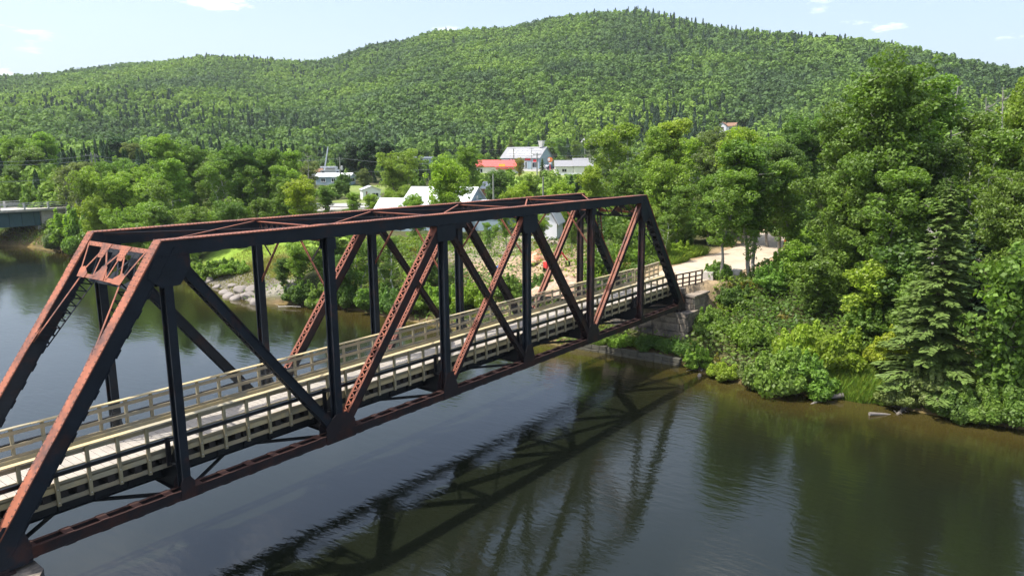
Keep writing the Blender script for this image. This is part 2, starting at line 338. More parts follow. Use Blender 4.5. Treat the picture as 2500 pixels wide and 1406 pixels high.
def build_ground():
    a0, a1 = AZL-.12, AZR+.12
    az = np.concatenate([np.arange(a0, a1, math.radians(.36)), np.arange(a1, a0+2*math.pi, math.radians(2.5))])
    rr = np.concatenate([[0.0, 4, 9, 15, 20, 25, 29, 32], np.arange(34, 75, .55), 75*1.0135**np.arange(0, 262)]); rr = rr[rr < 2600]
    A, Rg = np.meshgrid(az, rr); X = (CAM[0]+np.sin(A)*Rg).ravel(); Y = (CAM[1]+np.cos(A)*Rg).ravel()
    Z = height(X, Y); n = len(az); m = len(rr)
    i = np.arange(m-1)[:, None]*n; j = np.arange(n)[None, :]; j2 = (j+1) % n
    F = np.stack([i+j, i+n+j, i+n+j2, i+j2], -1).reshape(-1, 4)[:, ::-1]
    F = F[n:] if False else F
    me = mesh_np('ground', np.stack([X, Y, Z], 1), F, [M['ground']], smooth=True)
    at = me.attributes.new('soil', 'FLOAT_COLOR', 'POINT'); at.data.foreach_set('color', soil_colour(X, Y).astype(np.float32).ravel())
    tag(link_mesh('ground', me), kind='structure')
build_ground()

def build_water():
    m = bpy.data.materials.new('river_water'); m.use_nodes = True; t = m.node_tree; n = t.nodes; l = t.links
    b = n['Principled BSDF']; b.inputs['IOR'].default_value = 1.45; b.inputs['Roughness'].default_value = .035
    a = n.new('ShaderNodeAttribute'); a.attribute_name = 'depth'; tcx = n.new('ShaderNodeTexCoord')
    cr = n.new('ShaderNodeValToRGB'); e = cr.color_ramp.elements
    e[0].position = 0; e[0].color = (.056, .046, .013, 1); e[1].position = 1; e[1].color = (.0085, .0108, .0060, 1)
    k = e.new(.22); k.color = (.036, .028, .007, 1); k = e.new(.5); k.color = (.014, .0145, .005, 1)
    nz = n.new('ShaderNodeTexNoise'); nz.inputs['Scale'].default_value = .35; nz.inputs['Detail'].default_value = 5; l.new(tcx.outputs['Object'], nz.inputs[0])
    ad = n.new('ShaderNodeMath'); ad.operation = 'MULTIPLY_ADD'; ad.inputs[1].default_value = .22; l.new(nz.outputs[0], ad.inputs[0]); l.new(a.outputs['Fac'], ad.inputs[2])
    sb = n.new('ShaderNodeMath'); sb.operation = 'SUBTRACT'; sb.inputs[1].default_value = .11; sb.use_clamp = True; l.new(ad.outputs[0], sb.inputs[0])
    l.new(sb.outputs[0], cr.inputs[0]); l.new(cr.outputs[0], b.inputs['Base Color'])
    b.inputs['Subsurface Weight'].default_value = .0
    # ripples: long swell lines, fine wind chop, calm patches
    def noise(scale, det, st, rot=0):
        mp = n.new('ShaderNodeMapping'); mp.inputs['Scale'].default_value = st; mp.inputs['Rotation'].default_value = (0, 0, rot); l.new(tcx.outputs['Object'], mp.inputs[0])
        x = n.new('ShaderNodeTexNoise'); x.inputs['Scale'].default_value = scale; x.inputs['Detail'].default_value = det; x.inputs['Roughness'].default_value = .55; l.new(mp.outputs[0], x.inputs[0]); return x.outputs[0]
    f1 = noise(2.1, 4, (1.5, .5, 1), .75); f2 = noise(.32, 2, (1, .6, 1), .4); calm = noise(.045, 3, (1, 1, 1))
    mc = n.new('ShaderNodeMapRange'); mc.inputs[1].default_value = .35; mc.inputs[2].default_value = .65; mc.inputs[3].default_value = .35; mc.inputs[4].default_value = 1.25; l.new(calm, mc.inputs[0])
    m1 = n.new('ShaderNodeMath'); m1.operation = 'MULTIPLY'; l.new(f1, m1.inputs[0]); l.new(mc.outputs[0], m1.inputs[1])
    m2 = n.new('ShaderNodeMath'); m2.operation = 'MULTIPLY_ADD'; m2.inputs[1].default_value = .9; l.new(f2, m2.inputs[0]); l.new(m1.outputs[0], m2.inputs[2])
    bp = n.new('ShaderNodeBump'); bp.inputs['Strength'].default_value = 1; bp.inputs['Distance'].default_value = .017; l.new(m2.outputs[0], bp.inputs['Height']); l.new(bp.outputs[0], b.inputs['Normal'])
    ys = np.concatenate([np.arange(-300, -40, 10.), np.arange(-40, 140, 1.), np.arange(140, 420, 10.)])
    offs = np.array([-130, -90, -60, -40, -30, -22, -16, -12, -9, -7, -5.5, -4.2, -3.2, -2.4, -1.7, -1.1, -.6, -.2, .3, 1.2, 3.0])
    D, Yg = np.meshgrid(offs, ys); X = xs(Yg)+D; n_, m_ = len(offs), len(ys)
    i = np.arange(m_-1)[:, None]*n_; j = np.arange(n_-1)[None, :]
    F = np.stack([i+j, i+j+1, i+n_+j+1, i+n_+j], -1).reshape(-1, 4)
    me = mesh_np('river', np.stack([X.ravel(), Yg.ravel(), np.full(X.size, WZ)], 1), F, [m], smooth=False)
    at = me.attributes.new('depth', 'FLOAT', 'POINT'); at.data.foreach_set('value', np.clip(-D.ravel()/11, 0, 1).astype(np.float32))
    tag(link_mesh('river', me), kind='structure')
build_water()

# gravel trail running off the bridge
def build_trail():
    xsq = np.arange(49.28, 99, .8); V = []; F = []
    for i, x in enumerate(xsq):
        yc = np.interp(x, [48, 56, 66, 80, 100], [2.6, 2.7, 3.0, 4.0, 8]); hw = np.interp(x, [48, 53, 57, 64, 80], [1.75, 2.5, 3.1, 3.1, 2.8])
        for k, s_ in enumerate(np.linspace(-1, 1, 7)):
            y = yc+s_*hw; w = 0.25*(vnoise(x, y, 1.5, 8)-.5)*(abs(s_) == 1)
            V.append((x, y+w, hz(x, y)+.05))
        if i:
            b = (i-1)*7
            for k in range(6): F.append((b+k, b+7+k, b+8+k, b+1+k))
    m = mat('pale_gravel', (.47, .385, .285), .95, .16, .9, .3, 25, col2=(.36, .27, .19), c2lo=.45, c2hi=.7, c2scale=.35)
    tag(link_mesh('trail', mesh_np('trail', V, F, [m], smooth=True)), kind='structure')
build_trail()
# village road seen between the trees
def build_road():
    pts = [spot(690, 150), spot(760, 146), spot(870, 143), spot(980, 141), spot(1150, 150)]
    V = []; F = []; P = np.array(pts); t = np.linspace(0, 4, 60)
    X = np.interp(t, range(5), P[:, 0]); Y = np.interp(t, range(5), P[:, 1])
    for i in range(60):
        a = max(i-1, 0); b = min(i+1, 59); d = np.array([X[b]-X[a], Y[b]-Y[a]]); d /= np.linalg.norm(d)
        for s_ in (-1, -.33, .33, 1):
            x, y = X[i]-d[1]*3.6*s_, Y[i]+d[0]*3.6*s_; V.append((x, y, hz(x, y)+.12))
        if i:
            b0 = (i-1)*4
            for k in range(3): F.append((b0+k, b0+4+k, b0+5+k, b0+1+k))
    m = mat('pale_asphalt', (.34, .33, .31), .9, .1, .8)  # asphalt in a paler grey
    tag(link_mesh('road', mesh_np('road', V, F, [m], smooth=True)), kind='structure')
build_road()
# ------------------------------------------------------------------ the truss bridge
PL, H, WD = 6.858, 8.836, 5.2
X0, X7 = .95, 48.0
node = [X0]+[PL*i for i in range(1, 7)]+[X7]
bridge = empty('truss_bridge', (0, 0, 0), 0, 'rusty steel truss railway bridge carrying a timber-railed trail over the river', 'bridge')
Yv = np.array([0, 1., 0])
def rivet(mb, c, n, r=.021, mi=0):
    c = np.array(c); n = np.array(n)/np.linalg.norm(n); a = np.cross(n, [.31, .9, .3]); a /= np.linalg.norm(a); b = np.cross(n, a)
    rim = [c+r*(math.cos(t)*a+math.sin(t)*b) for t in np.arange(6)*math.pi/3]; top = [c+n*r*.75+.45*r*(math.cos(t)*a+math.sin(t)*b) for t in np.arange(6)*math.pi/3]
    mb.add(rim+top, [tuple(range(6, 12))]+[(i, (i+1) % 6, 6+(i+1) % 6, 6+i) for i in range(6)], mi, True)
def frame_of(p, q):
    p = np.array(p, float); q = np.array(q, float); d = q-p; L = np.linalg.norm(d); d /= L
    n = np.cross(d, Yv)
    if n[2] < 0 or (abs(n[2]) < 1e-6 and n[0] > 0): n = -n
    return p, d, n/np.linalg.norm(n), L
def lacing(mb, p, d, n, L, width, off, a, b, style, pitch, mi, bw=.05):
    """flat bars zig-zagging across two webs, on the face at offset `off` along n"""
    k = max(1, round((b-a)*L/pitch)); st = (b-a)*L/k
    for i in range(k):
        s0 = a*L+i*st; y0, y1 = (-width/2, width/2)
        ends = [(s0, y0, s0+st/2, y1), (s0+st/2, y1, s0+st, y0)] if style == 'single' else [(s0, y0, s0+st, y1), (s0, y1, s0+st, y0)]
        for j, (sa, ya, sb, yb) in enumerate(ends):
            o = off+(.007 if j else 0)
            mb.bar(p+d*sa+Yv*ya+n*o, p+d*sb+Yv*yb+n*o, bw, .012, n, mi)
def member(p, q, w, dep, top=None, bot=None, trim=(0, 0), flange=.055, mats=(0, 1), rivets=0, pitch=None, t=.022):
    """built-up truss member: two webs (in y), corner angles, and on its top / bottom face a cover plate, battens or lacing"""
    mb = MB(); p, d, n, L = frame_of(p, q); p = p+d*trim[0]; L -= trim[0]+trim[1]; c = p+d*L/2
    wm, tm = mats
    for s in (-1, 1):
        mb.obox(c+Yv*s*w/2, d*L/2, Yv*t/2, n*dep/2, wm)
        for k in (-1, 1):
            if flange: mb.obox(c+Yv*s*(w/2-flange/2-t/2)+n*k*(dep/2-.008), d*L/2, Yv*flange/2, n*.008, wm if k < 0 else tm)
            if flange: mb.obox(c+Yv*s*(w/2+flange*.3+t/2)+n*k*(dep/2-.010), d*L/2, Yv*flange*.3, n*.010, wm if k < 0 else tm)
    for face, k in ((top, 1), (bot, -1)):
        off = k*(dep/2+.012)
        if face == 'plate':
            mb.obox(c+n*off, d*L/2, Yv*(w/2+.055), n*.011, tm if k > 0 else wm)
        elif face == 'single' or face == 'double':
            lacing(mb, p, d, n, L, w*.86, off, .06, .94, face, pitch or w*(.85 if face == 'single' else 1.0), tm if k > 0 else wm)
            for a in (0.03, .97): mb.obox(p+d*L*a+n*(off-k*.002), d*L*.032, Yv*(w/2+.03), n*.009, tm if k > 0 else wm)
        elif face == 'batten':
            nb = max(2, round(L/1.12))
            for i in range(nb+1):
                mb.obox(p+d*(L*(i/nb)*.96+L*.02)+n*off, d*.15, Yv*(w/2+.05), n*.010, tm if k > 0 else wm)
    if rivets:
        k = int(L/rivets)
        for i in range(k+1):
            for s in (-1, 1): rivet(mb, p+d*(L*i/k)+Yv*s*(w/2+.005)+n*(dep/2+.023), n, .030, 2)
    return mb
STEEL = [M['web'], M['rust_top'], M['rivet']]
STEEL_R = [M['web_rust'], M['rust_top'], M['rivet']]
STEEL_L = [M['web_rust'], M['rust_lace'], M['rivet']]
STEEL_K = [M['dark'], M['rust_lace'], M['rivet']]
for side, y in enumerate((0, WD)):
    U = [None]+[np.array([node[i], y, H]) for i in range(1, 7)]; Lb = [np.array([node[i], y, 0]) for i in range(8)]
    # top chord: cover plate above, lattice below
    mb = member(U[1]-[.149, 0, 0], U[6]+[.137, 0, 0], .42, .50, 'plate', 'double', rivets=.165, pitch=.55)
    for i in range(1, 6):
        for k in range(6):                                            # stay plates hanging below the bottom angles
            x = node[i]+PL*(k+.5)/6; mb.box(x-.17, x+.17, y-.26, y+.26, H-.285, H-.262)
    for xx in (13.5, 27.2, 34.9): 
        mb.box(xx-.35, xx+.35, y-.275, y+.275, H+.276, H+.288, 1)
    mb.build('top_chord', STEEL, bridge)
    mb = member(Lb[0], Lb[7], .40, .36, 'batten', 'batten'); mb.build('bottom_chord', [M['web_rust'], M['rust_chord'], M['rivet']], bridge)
    # inclined end posts
    for a, b, s in ((Lb[0], U[1], -1), (Lb[7], U[6], 1)):
        p, d, n, L = frame_of(a, b); mb = member(a, b, .428, .497, 'plate', 'double', trim=(.1, -.149 if s < 0 else -.137), rivets=.19, pitch=.5)
        for k in range(14): mb.obox(p+d*(L*(k+.7)/15)-n*.275, d*.16, Yv*.27, n*.010, 0)
        for k in range(7):                                            # splice plate rivets near the head and the foot
            for j in range(4):
                for yy in (-.14, -.10, .10, .14) if k % 2 else (-.15, -.05, .05, .15):
                    rivet(mb, p+d*(L*(.86 if k < 4 else .05)+(k % 4)*.16+.04*j*0)+Yv*yy+n*.274, n, .020, 2)
        mb.build('end_post', STEEL, bridge)
        g = MB()
        g.obox(p+d*(L-.78)+n*.277, d*.85, Yv*.26, n*.008, 1)
        for k in range(10):
            for yy in (-.2, -.1, .1, .2): rivet(g, p+d*(L-1.56+.17*k)+Yv*(yy+(.03 if k % 2 else 0))+n*.286, n, .022, 2)
        g.build('splice_plate', STEEL, bridge)
    # verticals: two rolled flanges and a web between
    for i in range(1, 7):
        mb = MB(); x = node[i]; z0, z1 = -.1, H-.22; w = .31 if i in (2, 4) else .29
        for s in (-1, 1):
            mb.box(x-w/2, x+w/2, y+s*.20-.012, y+s*.20+.012, z0, z1)
            mb.box(x-w/2, x-w/2+.02, y+s*.20-.055 if s > 0 else y-.20+.012, y+s*.20-.012 if s > 0 else y-.20+.055, z0, z1)
            mb.box(x+w/2-.02, x+w/2, y+s*.20-.055 if s > 0 else y-.20+.012, y+s*.20-.012 if s > 0 else y-.20+.055, z0, z1)
        mb.box(x-.014, x+.014, y-.188, y+.188, z0, z1)
        nr = 40
        for k in range(nr):
            for s in (-1, 1): rivet(mb, (x+s*.05, y-.212, z0+.3+(z1-z0-.6)*k/nr), (0, -1, 0), .013, 0)
        mb.build('vertical_post', STEEL if i < 5 else STEEL_R, bridge)
    # diagonals
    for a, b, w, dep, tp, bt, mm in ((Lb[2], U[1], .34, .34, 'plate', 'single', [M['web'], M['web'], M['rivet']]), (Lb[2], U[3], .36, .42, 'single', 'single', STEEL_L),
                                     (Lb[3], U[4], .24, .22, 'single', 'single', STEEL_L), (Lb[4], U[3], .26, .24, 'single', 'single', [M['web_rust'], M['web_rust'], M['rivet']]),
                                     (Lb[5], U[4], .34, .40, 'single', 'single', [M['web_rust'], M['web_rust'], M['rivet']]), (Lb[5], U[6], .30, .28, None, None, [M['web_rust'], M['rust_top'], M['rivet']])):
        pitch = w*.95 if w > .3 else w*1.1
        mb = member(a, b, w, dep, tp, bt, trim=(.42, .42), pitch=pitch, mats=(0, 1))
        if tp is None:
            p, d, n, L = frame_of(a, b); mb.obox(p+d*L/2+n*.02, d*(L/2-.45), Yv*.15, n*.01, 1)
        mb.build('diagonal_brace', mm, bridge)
    # gussets on both faces of each joint
    def gus(poly, mats, nm='gusset_plate'):
        cx = sum(a for a, b in poly)/len(poly); cz = sum(b for a, b in poly)/len(poly)
        for s in (-1, 1):
            g = MB()
            g.plate([(a, y+s*.242, b) for a, b in poly], (0, 1, 0), .016)
            k = len(poly)
            for i in range(k):
                (ax, az), (bx, bz) = poly[i], poly[(i+1) % k]; L_ = math.hypot(bx-ax, bz-az); q = max(1, int(L_/.14))
                for j in range(q):
                    xx = ax+(bx-ax)*(j+.5)/q; zz = az+(bz-az)*(j+.5)/q; xx += (cx-xx)*.07; zz += (cz-zz)*.07
                    if s < 0: rivet(g, (xx, y+s*.25, zz), (0, s, 0), .02)
            g.build(nm, mats, bridge)
    x1, x2, x3, x4, x5, x6 = node[1:7]
    gus([(x1-.42, H-.27), (x1+.80, H-.27), (x1+.80, H-.74), (x1+.38, H-1.30), (x1-.25, H-1.34), (x1-.72, H-.95)], STEEL)
    gus([(x2-.22, H-.27), (x2+.22, H-.27), (x2+.22, H-.75), (x2-.22, H-.75)], STEEL)
    gus([(x3-.62, H-.27), (x3+.70, H-.27), (x3+.70, H-.85), (x3+.5, H-1.05), (x3-.5, H-1.05), (x3-.62, H-.9)], STEEL)
    gus([(x4-.62, H-.27), (x4+.72, H-.27), (x4+.72, H-.95), (x4+.45, H-1.25), (x4-.45, H-1.25), (x4-.62, H-.95)], STEEL)
    gus([(x5-.25, H-.27), (x5+.25, H-.27), (x5+.25, H-.7), (x5-.25, H-.7)], STEEL)
    gus([(x6-.6, H-.27), (x6+.42, H-.27), (x6+.92, H-.85), (x6+.3, H-1.6), (x6-.25, H-1.6), (x6-.6, H-1.1)], STEEL)
    gus([(x1-.26, -.2), (x1+.26, -.2), (x1+.26, .42), (x1+.12, .62), (x1-.14, .62), (x1-.26, .42)], STEEL_R)
    gus([(x2-.78, -.22), (x2+.78, -.22), (x2+.78, .55), (x2+.32, 1.0), (x2-.25, 1.0), (x2-.78, .55)], STEEL_R)
    gus([(x3-.42, -.2), (x3+.62, -.2), (x3+.62, .35), (x3+.30, 1.15), (x3-.15, 1.15), (x3-.42, .4)], STEEL_R)
    gus([(x4-.62, -.2), (x4+.42, -.2), (x4+.42, .35), (x4+.18, 1.15), (x4-.25, 1.15), (x4-.62, .4)], STEEL_R)
    gus([(x5-.72, -.2), (x5+.78, -.2), (x5+.78, .55), (x5+.3, 1.05), (x5-.3, 1.05), (x5-.72, .5)], STEEL_R)
    gus([(x6-.26, -.2), (x6+.26, -.2), (x6+.26, .4), (x6-.26, .4)], STEEL_R)
    gus([(X0-.55, -.3), (X0+.95, -.3), (X0+.95, .25), (X0+.75, 1.0), (X0+.30, 1.1), (X0-.3, .4)], STEEL)
    gus([(X7-1.0, -.3), (X7+.35, -.3), (X7+.35, .9), (X7-.30, 1.0), (X7-.62, .8), (X7-1.0, .25)], STEEL_R)
    for xx in (X0, X7):
        b = MB(); b.box(xx-.45, xx+.45, y-.32, y+.32, -.42, -.32); b.box(xx-.3, xx+.3, y-.28, y+.28, -.318, -.22); b.build('bearing_shoe', M['web_rust'], bridge)
# top lateral bracing, struts with lattice webs, and sway frames
for i in range(1, 7):
    x = node[i]
    if 1 < i < 6:
        for nm in ('strut',):
            mb = MB()
            for z, hh in ((H+.16, .08), (H-.38, .08)):
                mb.box(x-.09, x+.09, .22, WD-.22, z-.012, z+.012, 1); mb.box(x-.01, x+.01, .22, WD-.22, z-hh, z, 0)
            k = 11; st = (WD-.44)/k
            for j in range(k):
                mb.bar((x-.02, .22+st*j, H-.38), (x-.02, .22+st*(j+.5), H+.16), .05, .012, (1, 0, 0), 0); mb.bar((x-.006, .22+st*(j+.5), H+.16), (x-.006, .22+st*(j+1), H-.38), .05, .012, (1, 0, 0), 0)
            mb.build('top_strut', [M['rust_chord'], M['rust_lace']], bridge)
        for s in (0, 1):
            f = (lambda yy: yy) if s == 0 else (lambda yy: WD-yy)
            mb = MB(); mb.bar((x, f(.1), 6.15), (x, f(1.95), H-.38), .11, .015, (1, 0, 0), 1); mb.bar((x+.02, f(.12), 6.15), (x+.02, f(1.95), H-.38), .02, .09, (1, 0, 0), 0)
            mb.bar((x-.03, f(.25), H-.42), (x-.03, f(1.12), 7.52), .09, .012, (1, 0, 0), 0)
            mb.build('sway_brace', [M['web_rust'], M['rust_top']], bridge)
    if i < 6:
        for s in (0, 1):
            a = (node[i]+.2, .25 if s == 0 else WD-.25, H+.20); b = (node[i+1]-.2, WD-.25 if s == 0 else .25, H+.20-.02*s)
            mb = MB(); mb.bar(a, b, .085, .012, (0, 0, 1), 1 if s == 0 else 0); mb.bar((a[0], a[1], a[2]-.045), (b[0], b[1], b[2]-.045), .012, .08, (0, 0, 1), 0)
            mb.build('lateral_brace', [M['web_rust'], M['rust_lace']] if s else [M['web_rust'], M['rust_top']], bridge)
# portals lie in the slope of the end posts
for (xb, xt, sgn) in ((X0, node[1], -1), (X7, node[6], 1)):
    pb = np.array([xb, 0, 0.]); pt = np.array([xt, 0, H]); d = (pt-pb)/np.linalg.norm(pt-pb); n = np.cross(d, Yv); n = n if n[2] > 0 else -n
    L = np.linalg.norm(pt-pb)
    P = lambda s, y, o=0: pb+d*s+Yv*y+n*o
    mb = MB(); top, low = L-.30, L-1.55
    for o, mi in ((.24, 1), (-.20, 0)):
        mb.bar(P(top, .2, o), P(top, WD-.2, o), .17, .014, n, mi); mb.bar(P(low, 1.05, o), P(low, WD-1.05, o), .15, .014, n, mi)
        up = [(.22, 1.35), (1.25, .45), (WD/2, -.0), ]
        k = 3; ys = [1.0, 1.0+(WD-2)/3, 1.0+2*(WD-2)/3, WD-1.0]
        tops = [.35, 1.85, WD-1.85, WD-.35]
        for a, b in ((ys[0], tops[0]), (ys[0], tops[1]), (ys[1], tops[1]), (ys[1], tops[2]), (ys[2], tops[2]), (ys[2], tops[1]), (ys[3], tops[2]), (ys[3], tops[3])):
            mb.bar(P(low, a, o+.015), P(top, b, o+.015), .085, .012, n, mi)
        for tcy in tops[1:3]:
            mb.plate([P(top+.08, tcy-.38, o+.024), P(top+.08, tcy+.38, o+.024), P(top-.5, tcy+.18, o+.024), P(top-.5, tcy-.18, o+.024)], n, .012, mi)
        mb.plate([P(low-.07, WD/2-.42, o+.024), P(low-.07, WD/2+.42, o+.024), P(low+.45, WD/2+.2, o+.024), P(low+.45, WD/2-.2, o+.024)], n, .012, mi)
        for yy, q in ((1.0, 1), (WD-1.0, -1)):
            mb.plate([P(low-.10, yy-q*.12, o+.026), P(low-.10, yy+q*.5, o+.026), P(low+.10, yy+q*.55, o+.026), P(low+.34, yy+q*.1, o+.026), P(low+.25, yy-q*.2, o+.026)][::q], n, .012, mi)
        if o > 0:
            for j in range(30):
                rivet(mb, P(top+.04*(-1)**j, .3+(WD-.6)*j/29, .25), n, .02, 2)
            for tcy in tops[1:3]:
                for a in range(4):
                    for q in (-.2, -.07, .07, .2): rivet(mb, P(top-.08-.1*a, tcy+q*(1.5-a*.25), .272), n, .018, 2)
    for yy in np.linspace(.3, WD-.3, 12):
        mb.bar(P(top, yy, -.2), P(top, yy+.2, .22), .04, .01, (0, 0, 1), 0)
    mb.build('portal_frame', [M['web'], M['rust_top'], M['rivet']], bridge)
    for s in (0, 1):                                                   # latticed knee braces of the portal
        f = (lambda yy: yy) if s == 0 else (lambda yy: WD-yy)
        mb = MB()
        a0, a1 = P(L-4.35, f(.25)), P(low, f(1.05))
        b0, b1 = a0-n*.30+0*d, a1-n*.30
        a0, a1 = a0+n*.2, a1+n*.2; b0, b1 = b0, b1-n*.0
        mb.bar(a0, a1, .10, .016, n, 1); mb.bar(b0, b1, .09, .014, n, 0)
        k = 9
        for j in range(k):
            u, v = j/k, (j+.5)/k; w_ = (j+1)/k
            mb.bar(a0*(1-u)+a1*u, b0*(1-v)+b1*v, .045, .012, Yv, 0); mb.bar(b0*(1-v)+b1*v, a0*(1-w_)+a1*w_, .045, .012, Yv, 0)
        mb.plate([P(L-5.0, f(.22), .262), P(L-4.2, f(.22), .262), P(L-3.75, f(.42), .262)], n, .012, 1)
        mb.build('portal_knee', [M['web'], M['rust_top']], bridge)
# floor system
for i in range(8):
    x = node[i]; mb = MB()
    mb.box(x-.012, x+.012, .24, WD-.24, -.05, .92); mb.box(x-.15, x+.15, .24, WD-.24, .92, .94); mb.box(x-.15, x+.15, .24, WD-.24, -.07, -.05)
    for s in (0, 1):
        f = (lambda yy: yy) if s == 0 else (lambda yy: WD-yy)
        mb.plate([(x+.03, f(.24), -.04), (x+.03, f(.24), 1.75), (x+.03, f(.36), 1.75), (x+.03, f(1.05), .9), (x+.03, f(1.3), -.04)], (1, 0, 0), .014)
    mb.build('floor_beam', M['dark'], bridge)
for y in (1.55, WD-1.55):
    mb = MB(); mb.box(-12, X7+.4, y-.012, y+.012, .2, .90); mb.box(-12, X7+.4, y-.14, y+.14, .90, .93); mb.box(-12, X7+.4, y-.14, y+.14, .18, .20)
    for x in np.arange(1, 48, 1.143): mb.box(x-.01, x+.01, y-.12, y+.12, .202, .898)
    mb.build('stringer', M['dark'], bridge)
for i in range(7):
    for s in (0, 1):
        a = (node[i]+.3, .25 if s else WD-.25, .02-.03*s); b = (node[i+1]-.3, WD-.25 if s else .25, .02-.03*s)
        mb = MB(); mb.bar(a, b, .13, .014); mb.bar((a[0], a[1], a[2]-.06), (b[0], b[1], b[2]-.06), .014, .11); mb.build('bottom_lateral', M['dark'], bridge)
rng = random.Random(4)
for k in range(100):
    x = .9+k*.476; j = rng.uniform(-.05, .05); mb = MB(); l0 = .80+rng.uniform(-.05, .12)
    mb.box(x+j-.12, x+j+.12, l0, WD-l0+rng.uniform(-.1, .08), .945, 1.185); o = mb.build('cross_tie', M['tie'], bridge)
mb = MB()                                                              # plank deck, boards lying across
for k in range(205):
    x = -11.5+k*.292; z = 1.278+rng.uniform(-.002, .003); mb.box(x+.009, x+.283, .90, WD-.90, 1.235, z)
mb.build('deck', M['deck'], bridge)
for y, s in ((.78, 1), (WD-.78, -1)):
    nm = MB(); nm.box(-12, 48.3, min(y, y+s*.10), max(y, y+s*.10), 1.20, 1.43); nm.build('kerb_timber', M['wood_new'], bridge)
    nm = MB(); nm.box(-12, 48.3, min(y, y+s*.05), max(y, y+s*.05), .78, .94); nm.build('ledger_board', M['wood'], bridge)
    # railing: posts, three boards, sloping cap, wire mesh
    r = empty('timber_railing', (0, 0, 0)); r.parent = bridge
    yo = y-s*.10
    for k in range(49):
        x = 1.12+k*.98-(0)
        if x > 48.4: break
        mb = MB(); x += rng.uniform(-.012, .012); mb.box(x-.055, x+.055, min(yo, y-s*.002), max(yo, y-s*.002), .76+rng.uniform(-.02, .02), 2.50)
        for z in (.86, 1.31): rivet(mb, (x, yo-s*.001, z), (0, -s, 0), .022, 1)
        mb.build('rail_post', [M['wood_post'], M['rail_grey']], r)
    for x in np.arange(-11.6, 1, .98):
        mb = MB(); mb.box(x-.055, x+.055, min(yo, y-s*.002), max(yo, y-s*.002), .78, 2.50); mb.build('rail_post', M['wood_post'], r)
    for z0, z1 in ((2.29, 2.43), (1.80, 1.94), (1.40, 1.54)):
        mb = MB(); x = -12.
        while x < 48.2:
            x2 = min(x+3.92, 48.3); dz = rng.uniform(-.012, .012); mb.box(x+.004, x2-.004, min(y, y+s*.04), max(y, y+s*.04), z0+dz, z1+dz); x = x2
        mb.build('rail_board', M['wood'], r)
    mb = MB(); x = -12.
    while x < 48.2:
        x2 = min(x+3.92, 48.35); tw = rng.uniform(-.01, .012); ya, yb = y-s*.14, y+s*.08
        mb.add([(x+.004, ya, 2.502), (x2-.004, ya, 2.502), (x2-.004, yb, 2.512+tw), (x+.004, yb, 2.512), (x+.004, ya, 2.54), (x2-.004, ya, 2.54), (x2-.004, yb, 2.55+tw), (x+.004, yb, 2.55)],
               [(0, 3, 2, 1), (4, 5, 6, 7), (0, 1, 5, 4), (1, 2, 6, 5), (2, 3, 7, 6), (3, 0, 4, 7)]); x = x2
    mb.build('cap_rail', M['wood_new'], r)
    if 'mesh' not in M:
        m = bpy.data.materials.new('chain_link'); m.use_nodes = True; t = m.node_tree; n = t.nodes; l = t.links; b = n['Principled BSDF']
        b.inputs['Base Color'].default_value = (.42, .42, .40, 1); b.inputs['Roughness'].default_value = .5; b.inputs['Metallic'].default_value = .3
        tcx = n.new('ShaderNodeTexCoord'); mp = n.new('ShaderNodeMapping'); mp.inputs['Rotation'].default_value = (0, math.radians(45), 0); mp.inputs['Scale'].default_value = (15.5, 15.5, 15.5)
        sx = n.new('ShaderNodeSeparateXYZ'); l.new(tcx.outputs['Object'], mp.inputs[0]); l.new(mp.outputs[0], sx.inputs[0])
        ds = []
        for k in (0, 2):
            fr = n.new('ShaderNodeMath'); fr.operation = 'FRACT'; l.new(sx.outputs[k], fr.inputs[0])
            lt = n.new('ShaderNodeMath'); lt.operation = 'LESS_THAN'; lt.inputs[1].default_value = .04; l.new(fr.outputs[0], lt.inputs[0]); ds.append(lt)
        mxm = n.new('ShaderNodeMath'); mxm.operation = 'MAXIMUM'; l.new(ds[0].outputs[0], mxm.inputs[0]); l.new(ds[1].outputs[0], mxm.inputs[1])
        tr = n.new('ShaderNodeBsdfTransparent'); ms = n.new('ShaderNodeMixShader'); l.new(mxm.outputs[0], ms.inputs[0]); l.new(tr.outputs[0], ms.inputs[1]); l.new(b.outputs[0], ms.inputs[2]); l.new(ms.outputs[0], n['Material Output'].inputs[0])
        M['mesh'] = m
    mb = MB(); ym = y+s*.052; mb.add([(-12, ym, 1.30), (48.3, ym, 1.30), (48.3, ym, 2.48), (-12, ym, 2.48)], [(0, 1, 2, 3)]); mb.build('wire_mesh', M['mesh'], r)
    # black steel rub rail hung between truss and railing
    mb = MB(); yb = yo-s*.10
    mb.box(-12, 48.2, yb-.045, yb+.045, 1.93, 1.95); mb.box(-12, 48.2, yb-.045, yb+.045, 1.80, 1.82); mb.box(-12, 48.2, yb-.006, yb+.006, 1.82, 1.93)
    mb.box(-12, 48.2, yo-s*.055-.012, yo-s*.055+.012, 1.84, 1.90)
    mb.build('rub_rail', M['black'], bridge)
    for i in range(1, 7):
        mb = MB(); x = node[i]-.28
        mb.box(x-.05, x+.05, yb-s*.10-.03, yb-s*.10+.03, .95, 2.02); mb.box(x+.06, x+.12, yb-s*.10-.03, yb-s*.10+.03, .95, 2.0)
        mb.bar((x, yb-s*.1, 1.05), (x+.3, yb-s*.3, 1.05), .05, .05); mb.bar((x, yb-s*.1, 1.9), (x+.3, yb-s*.3, 1.9), .05, .05); mb.build('rail_bracket', M['black'], bridge)

